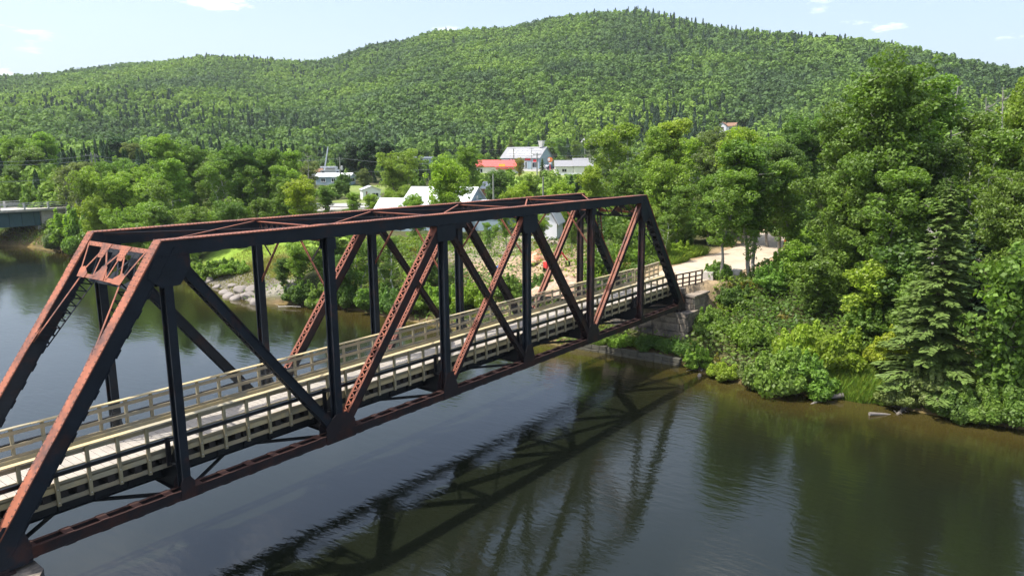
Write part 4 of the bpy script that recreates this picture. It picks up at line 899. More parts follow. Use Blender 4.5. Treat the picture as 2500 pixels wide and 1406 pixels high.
# wood right of the truss, behind and along the trail
for a in (
 ('birch', 1500, 118, 300, 'grey', 'tall open birch at the edge of the village clearing', G5, 9), ('birch', 1545, 112, 292, 'bright', 'tall light birch with drooping top behind the last panel', G5, 8.5), ('poplar2', 1600, 108, 318, 'bright', 'sunlit round topped tree above the end of the top chord', G5, 8), ('aspen', 1652, 110, 300, 'lime', 'yellowish upright tree beside the hillside house', G5, 7.5),
 ('birch', 1700, 100, 330, 'bright', 'broad bright tree under the hillside house', G5, 8.5), ('poplar', 1760, 96, 322, 'grey', 'pale green tree with bare white twigs below the hillside house', G5, 8.5), ('poplar2', 1832, 90, 318, 'lime', 'tree with bright yellow crown top', G5, 7.5), ('poplar2', 1888, 88, 340, 'bright', 'light tree beside the yellow crown top', G5, 7.5),
 ('round', 1520, 92, 425, 'mid', 'bushy tree just past the truss corner', G5, 7), ('round', 1610, 88, 410, 'bright', 'rounded bright tree above the end post', G5, 7.5), ('aspen', 1655, 80, 455, 'mid', 'tree hanging over the end post', G5, 6.5), ('round2', 1590, 78, 520, 'bright', 'low tree close behind the end post', G5, 5.5), ('birch', 1625, 73, 520, 'mid', 'white stemmed tree beside the start of the trail', G5, 5),
 ('poplar2', 1730, 88, 430, 'mid', 'leafy tree behind the concrete blocks', G5, 7), ('round', 1680, 82, 535, 'deep', 'dark undergrowth tree on the far verge of the trail', G5, 5.5), ('poplar', 1805, 95, 410, 'mid', 'full tree over the bend of the trail', G5, 7.5), ('aspen', 1765, 64, 420, 'mid', 'pale grey aspen standing in front of the concrete blocks', G5, 5.5),
 ('aspen2', 1842, 66, 345, 'mid', 'dark forked trunk tree beside the trail', G5, 6), ('aspen', 1858, 67, 360, 'deep', 'twin of the forked trunk with darker leaves', G5, 5.5), ('thin', 1832, 65, 560, 'mid', 'thin reddish sapling leaning beside the forked trunk', G5, 3), ('poplar2', 1925, 82, 352, 'deep', 'dark tree where the trail disappears', G5, 8),
 ('aspen', 1945, 70, 400, 'mid', 'grey trunked tree at the end of the trail', G5, 6), ('poplar', 1985, 94, 292, 'deep', 'grey green crown behind the end of the trail', G5, 9), ('round2', 1952, 92, 505, 'mid', 'leafy tree closing the view at the end of the trail', G5, 6), ('round2', 1990, 86, 530, 'deep', 'low dark tree beside the one closing the trail', G5, 6), ('round', 2010, 78, 470, 'deep', 'shaded tree under the great poplar', G5, 7)): T(*a)
for a in (
 ('poplar', 2150, 63, 162, 'mid', 'great poplar, tallest tree above the bank', G6, 9.6), ('poplar2', 2230, 68, 200, 'mid', 'second crown of the great poplar', G6, 9), ('poplar', 2085, 66, 275, 'mid', 'broad lower shoulder of the great poplar', G6, 8.6), ('poplar2', 2270, 62, 350, 'deep', 'dark tree between the great poplar and the spruce', G6, 7), ('aspen', 2150, 58, 420, 'mid', 'lower leafy tree before the great poplar trunk', G6, 6.5),
 ('round', 2060, 62, 470, 'mid', 'drooping tree at the foot of the great poplar', G6, 6.5), ('deadbirch', 2330, 72, 205, 'mid', 'tall bare whitish dead trunk beside the great poplar', G6), ('birch', 2330, 78, 330, 'olive', 'thin yellowish tree around the bare dead trunk', G6, 7), ('birch', 2400, 70, 262, 'mid', 'green crowned birch with gleaming white branches', G6, 6.5),
 ('birch', 2440, 60, 300, 'mid', 'large white birch before the parking lot', G6, 6), ('deadbirch', 2462, 82, 212, 'mid', 'leafless grey birch top before the hill at the picture edge', G6), ('deadbirch', 2420, 95, 238, 'mid', 'smaller leafless birch beside the edge birch', G6), ('poplar', 2515, 60, 215, 'bright', 'sunlit poplar cut by the picture edge', G6, 6.5), ('poplar2', 2520, 55, 430, 'mid', 'leafy tree low at the picture edge', G6, 5.5),
 ('spruce', 2322, 50.5, 452, 'spruce', 'big spruce with layered drooping boughs above the water', G6, 7.2), ('fir', 2400, 57, 520, 'dark', 'slim dark spruce shaded by the big spruce', G6, 4.2), ('young', 2110, 56, 655, 'lime', 'yellow green maple sapling on the bank', G6, 4.4), ('snag', 2275, 56, 560, 'mid', 'small grey dead sapling beside the big spruce', G6),
 ('young', 1945, 63, 600, 'bright', 'bright green young tree beside the traffic drum', G6, 4.2), ('young', 1990, 58, 640, 'mid', 'bushy young tree on the slope below the trail', G6, 4.2), ('young', 2180, 57, 600, 'deep', 'dark young tree under the great poplar', G6, 4.6), ('young', 2230, 54, 690, 'mid', 'leafy sapling before the big spruce', G6, 3.6), ('young', 2470, 50, 640, 'mid', 'young tree at the picture edge above the water', G6, 4.5), ('poplar2', 2380, 76, 400, 'bright', 'bright tree between spruce and white birch', G6, 6)): T(*a)
# shrubs
B1 = 'shrubs on the slope below the trail'; B2 = 'shrubs along the waterline'; B3 = 'shrubs on the upstream bank'
Sx = shrub_px
for a in (
 ('shrub3', 1700, 872, 1.5, 2.4, 'bright', 'bright shrub with orange tips at the foot of the abutment', B1), ('shrub', 1738, 800, 1.8, 3, 'mid', 'leafy shrub climbing the wing of the abutment', B1), ('shrub2', 1748, 760, 1.5, 2.6, 'mid', 'shrub pressed against the end of the abutment wing', B1), ('shrub', 1790, 770, 1.7, 3, 'deep', 'dark shrub below the concrete blocks', B1), ('shrub2', 1835, 830, 1.8, 3.4, 'bright', 'light shrub in the middle of the slope', B1),
 ('shrub3', 1880, 760, 2.2, 2.8, 'mid', 'upright shrub under the forked trunk', B1), ('shrub', 1930, 720, 2.4, 3.4, 'bright', 'fresh green shrub at the lip of the slope', B1), ('shrub2', 1965, 860, 2.6, 4, 'lime', 'large lime shrub in full sun mid slope', B1), ('shrub', 2040, 880, 2.8, 4, 'lime', 'rounded lime shrub next to the sunny one', B1),
 ('shrub', 2005, 770, 2.6, 3.4, 'mid', 'shrub behind the large lime shrub', B1), ('shrub3', 2105, 840, 2.5, 3.2, 'mid', 'shrub under the yellow maple', B1), ('shrub', 2170, 880, 2.4, 3.2, 'yellow', 'yellowish shrub beside the dark hollow', B1), ('shrub2', 1900, 915, 2.6, 4.6, 'mid', 'glossy shrub overhanging the water past the abutment', B2),
 ('shrub', 1850, 905, 1.6, 2.8, 'grey', 'fine grey green shrub at the water below the slope', B2), ('shrub', 1960, 915, 2.6, 3.8, 'mid', 'dense dark leaved shrub at the water', B2), ('shrub2', 1765, 885, 1.1, 2.4, 'lime', 'low yellow green shrub beside the driftwood', B2), ('shrub', 2200, 950, 1.7, 2.8, 'olive', 'twiggy olive shrub past the tall grass', B2),
 ('shrub3', 2265, 940, 2.3, 2.8, 'olive', 'upright shrub with pinkish stems by the spruce', B2), ('shrub2', 2330, 985, 1.8, 3.2, 'deep', 'dark shrub spilling to the water under the spruce', B2), ('shrub', 2400, 990, 2.2, 3.0, 'mid', 'glossy shrub over the water beyond the spruce', B2), ('shrub', 2470, 1010, 2.4, 3.2, 'mid', 'shrub overhanging the water at the picture edge', B2), ('shrub3', 2430, 930, 2.6, 3.2, 'lime', 'light shrub above the edge shrubs', B2), ('shrub', 2500, 930, 3.0, 3.4, 'bright', 'tall shrub cut by the picture edge', B2),
 ('shrub2', 2120, 1006, .45, 1.0, 'lime', 'little tuft of leaves growing on the half-sunk log', B2), ('fern', 1560, 850, .8, 3.0, 'deep', 'low greenery under the bridge on the stone ledge', B2), ('fern', 1620, 868, 1.0, 3.0, 'deep', 'dark greenery at the corner of the stone ledge', B2), ('fern', 1480, 838, .7, 2.6, 'bright', 'sunlit greenery on the stone ledge', B2), ('fern', 1430, 832, .6, 2.2, 'mid', 'last greenery on the ledge under the truss', B2),
 ('shrub', 495, 668, 2.1, 4, 'bright', 'bright round shrub on the gravel point inside the portal', B3, -2), ('shrub', 545, 664, 2.2, 4.4, 'mid', 'dark hearted shrub on the gravel point', B3, -2), ('shrub2', 575, 650, 1.6, 4, 'bright', 'sunny shrub between lawn and gravel point', B3, -1), ('shrub', 455, 640, 2.2, 4, 'mid', 'shrub behind the portal gusset on the point', B3, -2),
 ('shrub', 720, 738, 2.2, 3.6, 'deep', 'dark shrub at the water behind the second vertical', B3, -3.4), ('shrub', 775, 745, 2.2, 3.6, 'mid', 'green shrub at the water in the second panel', B3, -3.4), ('shrub', 840, 750, 2.4, 3.6, 'deep', 'deep shaded shrub hanging over brown water', B3, -3.4), ('shrub', 905, 755, 2.4, 3.8, 'mid', 'shrub at the water behind the third far vertical', B3, -3.4), ('shrub2', 960, 762, 2.2, 3.6, 'deep', 'shrub at the water by the middle railing', B3, -3.4), ('shrub', 1020, 760, 2.4, 3.6, 'bright', 'sunlit shrub over the middle railing', B3, -3), ('shrub', 1090, 745, 2.4, 3.6, 'bright', 'bright shrub between the middle verticals', B3, -2), ('shrub2', 1150, 720, 2.2, 3.8, 'lime', 'lime shrub behind the middle railing', B3, -1),
 ('shrub', 1240, 690, 2.2, 3.4, 'mid', 'green shrub at the edge of the earth heap', B3, 0), ('shrub', 1330, 690, 2, 3.2, 'deep', 'shrub below the earth heap', B3, 0), ('shrub', 1500, 668, 2.2, 3.2, 'bright', 'bright shrub behind the railing near the end post', B3, 0), ('shrub2', 1590, 640, 1.8, 3, 'mid', 'shrub by the approach railing', B3, 1), ('shrub', 1655, 630, 1.6, 3, 'lime', 'lime shrub on the grassy verge of the trail', B3, 1),
 ('shrub', 108, 590, 5.5, 7, 'mid', 'big green shrub at the water below the road bridge', B3, -3), ('shrub3', 150, 604, 6.2, 7, 'bright', 'large bright shrub on the shore near the road bridge', B3, -3), ('shrub', 195, 612, 6.2, 7, 'mid', 'large shrub touching the portal corner on the shore', B3, -3), ('shrub2', 130, 612, 3.6, 6, 'grey', 'grey green shrub dipping into the water', B3, -3.4), ('shrub', 225, 590, 6.0, 6, 'yellow', 'yellow topped shrub behind the portal corner', B3, -2), ('shrub2', 75, 580, 2.4, 5, 'deep', 'dark shrub in the shade of the road bridge', B3, -3), ('shrub2', 20, 578, 2.2, 5, 'deep', 'dark shrub under the road bridge at the picture edge', B3, -3)): Sx(*a)

# ------------------------------------------------------------------ masses nobody could count
frng = np.random.default_rng(5)
def forest_templates(seed, n, nq, size, conifer=False):
    out_ = []
    for k in range(n):
        r = np.random.default_rng(seed+k)
        if conifer:
            z = r.random(nq)**.75; rad = (1-z)*.5*(.55+.45*r.random(nq)); a = r.uniform(0, 6.28, nq); C = np.stack([np.cos(a)*rad, np.sin(a)*rad, z*1.0], 1); V = rot_leaves(r, C, size, 1.3, .3, np.stack([np.cos(a), np.sin(a), a*0+.35], 1), .45)
            var = np.clip(.4+r.normal(0, .2, nq), 0, 1)
        else:
            V = []; var = []; m = 9
            for j in range(m):
                a = j*2.4+r.normal(0, .3); rr = .30*r.random()**.5 if j else 0; c = np.array([math.cos(a)*rr, math.sin(a)*rr, .42+.38*r.random()-rr*.35+(.12 if j == 0 else 0)]); q = r.uniform(.15, .26)
                P_ = ell_pts(r, nq//m, c, (q, q, q*.85), .75); V.append(rot_leaves(r, P_, size, 1.2, .2, (P_-c)/q, .38)); var.append(np.clip(r.uniform(.35, .65)+r.normal(0, .1, nq//m), 0, 1))
            V = np.concatenate(V); var = np.concatenate(var)
        out_.append((V, var))
    return out_
LO = forest_templates(100, 7, 180, .135); HI = forest_templates(200, 7, 450, .088); VH = forest_templates(400, 7, 1100, .055)
CLO = forest_templates(300, 4, 110, .17, True); CHI = forest_templates(320, 4, 240, .13, True)
DEC = np.array([(.070, .125, .040), (.085, .150, .040), (.100, .175, .038), (.118, .200, .036), (.135, .225, .036), (.150, .245, .036), (.175, .270, .036)])
def forest(name, x, y, hts, wid, con, col, tA, tC, label, cat='wood', bury=.05, mt='farleaf'):
    z = height(x, y); V = []; var = []; tint = []; n = len(x); a = frng.uniform(0, 6.28, n); ti = frng.integers(0, 99, n)
    for i in range(n):
        tv, tr = (tC if con[i] else tA)[ti[i] % len(tC if con[i] else tA)]; c, s = math.cos(a[i]), math.sin(a[i]); w = wid[i]
        v = np.empty_like(tv); v[:, 0] = (tv[:, 0]*c-tv[:, 1]*s)*w+x[i]; v[:, 1] = (tv[:, 0]*s+tv[:, 1]*c)*w+y[i]; v[:, 2] = tv[:, 2]*hts[i]+z[i]-bury*hts[i]
        V.append(v.astype(np.float32)); var.append(tr); tint.append(np.repeat(np.append(col[i], 1)[None].astype(np.float32), len(tr), 0))
    V = np.concatenate(V); m = len(V)//4
    me = mesh_np(name, V, quads(m), [M[mt]], attrs={'var': ('FLOAT', np.concatenate(var)), 'tint': ('FLOAT_COLOR', np.concatenate(tint))})
    return tag(link_mesh(name, me), label, cat, None, 'stuff')
def jitter_grid(r0, r1, az0, az1, sp):
    xs_, ys_ = [], []; r = r0
    while r < r1:
        n = int(r*(az1-az0)/sp)+1; a = az0+(np.arange(n)+frng.random(n))*(az1-az0)/n; rr = r+(frng.random(n)-.5)*sp; xs_.append(CAM[0]+np.sin(a)*rr); ys_.append(CAM[1]+np.cos(a)*rr); r += sp*.87
    return np.concatenate(xs_), np.concatenate(ys_)
def colours(x, y, con):
    p = vnoise(x, y, 120, 11)*.55+vnoise(x, y, 38, 12)*.45; p = (p-.5)*1.9+.5; k = np.clip(((p+frng.normal(0, .10, len(x)))*7).astype(int), 0, 6); c = DEC[k]*frng.uniform(.9, 1.1, (len(x), 1))
    c = np.where(con[:, None], np.array([[.045, .085, .036]])*frng.uniform(.8, 1.4, (len(x), 1)), c)
    return c
def clearings(x, y):
    keep = np.ones(len(x), bool)
    for (px, r0, a, b_, col) in LAWNS:
        cx, cy = spot(px, r0); keep &= in_ell(x, y, cx, cy, a*1.02+1, b_*1.02+1, math.pi/2-math.atan2(cx-CAM[0], cy-CAM[1])+math.pi/2) < .05
    for (px, r0, half, dep, front) in CLEAR:                            # sight corridors open in front of each building
        cx, cy = spot(px, r0); ux, uy = cx-CAM[0], cy-CAM[1]; L_ = math.hypot(ux, uy); ux /= L_; uy /= L_
        f = (x-CAM[0])*ux+(y-CAM[1])*uy; s = -(x-CAM[0])*uy+(y-CAM[1])*ux
        keep &= ~((abs(s) < half*(f/r0)+2) & (f > r0-front) & (f < r0+dep))
    return keep
CLEAR = [(1288, 300, 15, 14, 70), (1218, 262, 12, 8, 60), (1407, 245, 11, 8, 60), (818, 205, 6, 6, 34), (903, 164, 3, 4, 14), (1020, 330, 9, 8, 60), (795, 250, 6, 6, 90), (1335, 372, 3, 4, 12), (1435, 375, 3, 4, 14), (1775, 400, 5, 5, 40), (1110, 112, 18, 10, 34), (1330, 96, 5, 10, 20), (1240, 80, 9, 14, 14), (1130, 90, 9, 10, 14), (2440, 100, 14, 20, 20), (890, 143, 7, 4, 12)]
# hills
x, y = jitter_grid(345, 1010, AZL-.10, AZR+.10, 6.1)
az = np.arctan2(x-CAM[0], y-CAM[1]); R_, _ = ridge(az); r = np.hypot(x-CAM[0], y-CAM[1]); keep = (r < R_+26)
x, y, r, R_ = x[keep], y[keep], r[keep], R_[keep]; kp = clearings(x, y); x, y, r, R_ = x[kp], y[kp], r[kp], R_[kp]
cn = vnoise(x, y, 130, 21); pxh = 1250+FPX*np.tan(np.arctan2(x-CAM[0], y-CAM[1])-YAW); ridge_c = (r > R_*.95)*.10+.42*np.exp(-((pxh-1600)/110)**2)*np.clip((r/R_-.62)*4, 0, 1); con = frng.random(len(x)) < np.clip((cn-.60)*1.5, 0, .45)+.02+ridge_c*.5
pk = 1+.35*np.exp(-((pxh-1600)/120)**2); wid = np.where(con, frng.uniform(4.6, 7, len(x)), frng.uniform(7.5, 11.8, len(x))); hts = np.where(con, frng.uniform(7, 11, len(x))*pk, frng.uniform(7, 11, len(x)))
forest('hill_forest', x, y, hts, wid, con, colours(x, y, con), LO, CLO, 'mixed green forest covering the long hill behind the village', bury=.12)
# valley woods
x, y = jitter_grid(128, 345, AZL-.10, AZR+.10, 6.4)
r = np.hypot(x-CAM[0], y-CAM[1]); keep = clearings(x, y) & (x-xs(y) > 6); az = np.arctan2(x-CAM[0], y-CAM[1]); pxs = 1250+FPX*np.tan(az-YAW)
keep &= ~((pxs > 740) & (pxs < 1480) & (frng.random(len(x)) < .45)); keep &= ~((pxs < 760) & (r < 165)); x, y, r, pxs = x[keep], y[keep], r[keep], pxs[keep]
con = frng.random(len(x)) < np.clip((vnoise(x, y, 60, 23)-.5)*1.3, .04, .5); hts = np.where(con, frng.uniform(7, 12, len(x)), frng.uniform(5.5, 10.5, len(x))); hts *= np.where((pxs > 740) & (pxs < 1480), .62, 1)
wid = np.where(con, frng.uniform(3.4, 5, len(x)), frng.uniform(6, 9.5, len(x)))*np.where((pxs > 740) & (pxs < 1480), .75, 1)
forest('valley_woods', x, y, hts, wid, con, colours(x, y, con), HI, CHI, 'leafy woods on the valley floor between the river and the hill')
# understorey between the individual trees
x, y = jitter_grid(60, 175, AZL-.10, AZR+.10, 3.6); r = np.hypot(x-CAM[0], y-CAM[1]); d = x-xs(y); keep = (d > np.where(r > 128, 2.0, 5)) & clearings(x, y) & ((r < 128) | (np.arctan2(x-CAM[0], y-CAM[1]) < AZL+.16)) & ~((y > 129) & (y < 142) & (x < 54))
yc = np.interp(x, [48, 56, 66, 80, 100], [2.6, 2.7, 3.0, 4.0, 8]); keep &= ~((abs(y-yc) < 6.5) & (x < 100)); keep &= ~((y < -2.5) & (x < 60)); keep &= ~((abs(y-66) < 13) & (x < 74)) & ~((y > 40) & (y < 66) & (d < 14))
az = np.arctan2(x-CAM[0], y-CAM[1]); pxs = 1250+FPX*np.tan(az-YAW); x, y, pxs = x[keep], y[keep], pxs[keep]
keep = ~((pxs > 760) & (pxs < 1440) & (frng.random(len(x)) < .3)); x, y, pxs = x[keep], y[keep], pxs[keep]
con = np.zeros(len(x), bool); hts = frng.uniform(2.2, 5.2, len(x))*np.where((pxs > 700) & (pxs < 1440), .7, 1); wid = frng.uniform(3.2, 5.5, len(x))
forest('undergrowth', x, y, hts, wid, con, colours(x, y, con), VH, CHI, 'tangled leafy undergrowth between the trees near the river', 'undergrowth', mt='leaf')
# ground cover on the banks: leaves on short stems
def ground_cover():
    n = 300000; yy = frng.uniform(-34, 165, n); d = frng.random(n)**.8*24+.15; xx = xs(yy)+d; xx += frng.normal(0, .2, n)
    dens = np.where(yy < 0, 1.0, np.where(yy > 70, .6, .75)); k = frng.random(n) < dens
    yc = np.interp(xx, [48, 56, 66, 80, 100], [2.6, 2.7, 3.0, 4.0, 8]); hw = np.interp(xx, [48, 53, 57, 64, 80], [2.9, 3.7, 4.9, 4.9, 4.2])
    k &= ~((abs(yy-yc) < hw) & (xx > 46.5)); k &= ~((xx > 46.5) & (xx < 52) & (yy > -1.6) & (yy < 6.6)); k &= ~((abs(yy-66) < 12) & (xx < 72)); k &= ~((yy > 40) & (yy < 66) & (xx-xs(yy) < 9) & (frng.random(n) < .86)); k &= ~((xx > 51) & (yy > 12) & (yy < 34) & (frng.random(n) < .7))
    xx, yy = xx[k], yy[k]; dd = xx-xs(yy); top = .25+1.15*vnoise(xx, yy, 2.2, 31)*np.clip(dd/2.5, .35, 1); top *= np.where(yy > 0, .8, 1); zz = height(xx, yy)+top*frng.random(len(xx))**.45
    C = np.stack([xx, yy, zz], 1); V = rot_leaves(frng, C, .20, 1.5, .8); m = len(xx); t = vnoise(xx, yy, 3.2, 33)[:, None]; u = vnoise(xx, yy, 1.4, 35)[:, None]
    col = np.array([[.095, .165, .032]])*(1-t)+np.array([[.17, .23, .035]])*t; col = np.where(u > .80, np.array([[.16, .14, .02]]), col)
    me = mesh_np('bank_weeds', V, quads(m), [M['leaf']], attrs={'var': ('FLOAT', frng.random(m)), 'tint': ('FLOAT_COLOR', np.concatenate([col, np.ones((m, 1))], 1))})
    tag(link_mesh('bank_weeds', me), 'low leafy weeds covering the river banks', 'weeds', None, 'stuff')
ground_cover()
def grass(name, spots, label, hmin, hmax, col, col2):
    V = []; C = []
    for (cx, cy, rx, ry, n) in spots:
        a = frng.uniform(0, 6.28, n); q = np.sqrt(frng.random(n)); X = cx+np.cos(a)*q*rx; Y = cy+np.sin(a)*q*ry; Z = height(X, Y); h = frng.uniform(hmin, hmax, n)*(1.1-q*.5); b = frng.uniform(0, 6.28, n); w = .012+.012*frng.random(n); ln = frng.normal(0, .28, (n, 2))*h[:, None]
        p0 = np.stack([X-np.cos(b)*w, Y-np.sin(b)*w, Z-.03], 1); p1 = np.stack([X+np.cos(b)*w, Y+np.sin(b)*w, Z-.03], 1); p2 = np.stack([X+ln[:, 0]*.5+np.cos(b)*w*.7, Y+ln[:, 1]*.5+np.sin(b)*w*.7, Z+h*.6], 1); p3 = np.stack([X+ln[:, 0], Y+ln[:, 1], Z+h], 1)
        V.append(np.stack([p0, p1, p2, p3], 1).reshape(-1, 3)); t = frng.random((n, 1)); C.append(np.array([col])*(1-t)+np.array([col2])*t)
    V = np.concatenate(V); C = np.concatenate(C); m = len(C)
    me = mesh_np(name, V, quads(m), [M['grass']], attrs={'var': ('FLOAT', frng.random(m)), 'tint': ('FLOAT_COLOR', np.concatenate([C, np.ones((m, 1))], 1))})
    tag(link_mesh(name, me), label, 'grass', None, 'stuff')
g1 = at_ground(2065, 935, -3.3); g2 = at_ground(2095, 955, -3.4); g3 = at_ground(2030, 965, -3.5)
v1 = at_ground(1640, 640, 1.2); v2 = at_ground(1690, 625, 1.2)
grass('tall_grass', [(g1[0]-.2, g1[1], 1.7, 1.9, 8000), (g2[0], g2[1], 1.3, 1.5, 6500), (g3[0]+.4, g3[1], .8, .8, 3000), (v1[0], v1[1], 3.0, 1.3, 4000), (v2[0], v2[1], 3.5, 1.0, 4000)], 'tufts of tall bright grass at the waterline and on the trail verge', .5, 1.35, (.13, .25, .035), (.24, .29, .035))
grass('meadow_grass', [(45, 55, 6, 8, 16000), (50, 60, 5, 8, 9000)], 'yellowing meadow grass on the gravel point', .12, .38, (.16, .18, .03), (.26, .22, .05))
# boulders on the point
RK = []
def boulder(i, x, y, z, s, lab, grp='boulders at the tip of the gravel point'):
    r = np.random.default_rng(500+i); import bmesh
    bm = bmesh.new(); bmesh.ops.create_icosphere(bm, subdivisions=3, radius=1)
    pl = [(r.normal(size=3), r.uniform(.55, .9)) for _ in range(9)]
    for v in bm.verts:
        p = np.array(v.co)
        for nrm, dd in pl:
            nn = nrm/np.linalg.norm(nrm); k = p@nn
            if k > dd: p = p-nn*(k-dd)*.85
        v.co = Vector(p*np.array(s))
    me = bpy.data.meshes.new('boulder'); bm.to_mesh(me); bm.free(); me.materials.append(M['rock'])
    o = link_mesh('boulder', me); o.location = (x, y, z); o.rotation_euler = (r.normal(0, .15), r.normal(0, .15), r.uniform(0, 6)); tag(o, lab, 'boulder', grp)
bl = [(512, 688, .9, 'pale flat boulder at the upstream end of the gravel point'), (530, 700, .8, 'slab-like boulder near the upstream end of the point'), (545, 712, .9, 'tan boulder with a dark crack on the point'), (558, 722, 1.1, 'light rounded boulder next to the tan one'), (577, 728, 1.0, 'flat boulder lying low in the water'), (590, 716, 1.3, 'wide brown grey boulder above the flat one'), (604, 728, 1.1, 'dark wet boulder at the tip of the point'), (622, 722, 1.2, 'large pale boulder behind the second vertical'), (628, 740, 1.0, 'white grey boulder standing in the water by the dark bush'), (520, 678, .6, 'small pale stone above the flat boulder'), (568, 704, .7, 'small grey stone on the gravel slope'), (640, 716, .8, 'stone half hidden by the dark bush')]
for i, (px, py, s, lab) in enumerate(bl):
    x, y = on_plane(px, py, WZ+.1); boulder(i, x, y, max(hz(x, y), WZ-.25)+.12*s, (s*.85, s*.7, s*.55), lab)
x, y = on_plane(1708, 918, WZ); boulder(30, x, y, WZ+.0, (.25, .16, .22), 'small pointed white stone breaking the water near the abutment', None)
x, y = on_plane(122, 585, WZ+.5); boulder(31, x, y, WZ+.5, (1.6, .8, .7), 'dark slab of rock on the shore under the road bridge', None)
# pebbly gravel
def pebbles():
    n = 2600; Y = frng.uniform(47, 62, n); D = frng.random(n)**1.3*5+.1; X = xs(Y)+D; Z = height(X, Y); V = []; s = frng.uniform(.05, .17, n)
    o = np.array([(1, 0, 0), (0, 1, 0), (-1, 0, 0), (0, -1, 0), (0, 0, .7), (0, 0, -.4)])
    tri = np.array([(0, 1, 4), (1, 2, 4), (2, 3, 4), (3, 0, 4), (1, 0, 5), (2, 1, 5), (3, 2, 5), (0, 3, 5)]); a = frng.uniform(0, 6.28, n); c, q = np.cos(a)[:, None], np.sin(a)[:, None]
    V = np.stack([X[:, None]+s[:, None]*(o[None, :, 0]*c-o[None, :, 1]*q), Y[:, None]+s[:, None]*(o[None, :, 0]*q+o[None, :, 1]*c), Z[:, None]+s[:, None]*o[None, :, 2]+.02], -1).reshape(-1, 3)
    F = (tri[None]+(np.arange(n)*6)[:, None, None]).reshape(-1, 3); me = mesh_np('gravel', V, F, [M['rock']]); tag(link_mesh('gravel', me), 'loose grey stones on the gravel point', 'gravel', None, 'stuff')
pebbles()
# driftwood
def log(name, pts, r0, lab, twigs=0, seed=1, mt='log', grp='driftwood along the waterline'):
    r = np.random.default_rng(seed); mb = MB(); P = [np.array(p, float) for p in pts]; n = len(P); mb.tube(P, [r0*(1-.55*i/(n-1)) for i in range(n)], 8)
    for k in range(twigs):
        i = r.integers(0, n-1); p = P[i]+(P[i+1]-P[i])*r.random(); d = r.normal(0, .5, 3); d[2] = abs(d[2])*.5; mb.tube([p, p+d*.6, p+d*1.2+r.normal(0, .1, 3)], [r0*.3, r0*.2, .008], 4)
    tag(mb.build(name, M[mt]), lab, 'driftwood log', grp)
a = on_plane(1972, 988, WZ); b = on_plane(2012, 975, WZ); c = on_plane(2058, 968, WZ+.2)
log('driftwood_log', [(*c, WZ+.30), (*b, WZ+.12), (*a, WZ-.12)], .17, 'grey split log slanting into the water below the tall grass', 1, 3)
a = on_plane(2185, 1012, WZ); b = on_plane(2215, 995, WZ); c = on_plane(2238, 985, WZ+.3)
log('driftwood_log', [(*c, WZ+.5), (*b, WZ+.15), (*a, WZ-.1)], .16, 'rooted stump log with thin bare roots at the water', 9, 5)
a = on_plane(2122, 1014, WZ); b = on_plane(2160, 1012, WZ); c = on_plane(2185, 1010, WZ)
log('driftwood_log', [(*a, WZ+.10), (*b, WZ+.02), (*c, WZ-.12)], .12, 'dark half-sunk log with a tuft of leaves', 0, 6)
for k, (p1, p2, lb) in enumerate([((1700, 886), (1745, 893), 'bleached drift pole on top of the small pile past the abutment'), ((1712, 903), (1742, 893), 'bleached drift stick crossing under the pole'), ((1706, 891), (1738, 900), 'short pale stick within the small driftwood pile'), ((1880, 965), (1935, 945), 'thin crooked branch dipping from the shrubs into the water'), ((680, 748), (735, 750), 'pale fallen branch floating at the dark bush'), ((2440, 985), (2500, 965), 'bare grey branches reaching out at the picture edge')]):
    q1 = on_plane(*p1, WZ+.15); q2 = on_plane(*p2, WZ+.15); log('driftwood_branch', [(*q1, WZ+.12), ((q1[0]+q2[0])/2, (q1[1]+q2[1])/2, WZ+.22), (*q2, WZ+.2)], .055, lb, 4 if k > 2 else 1, 20+k, 'dead')
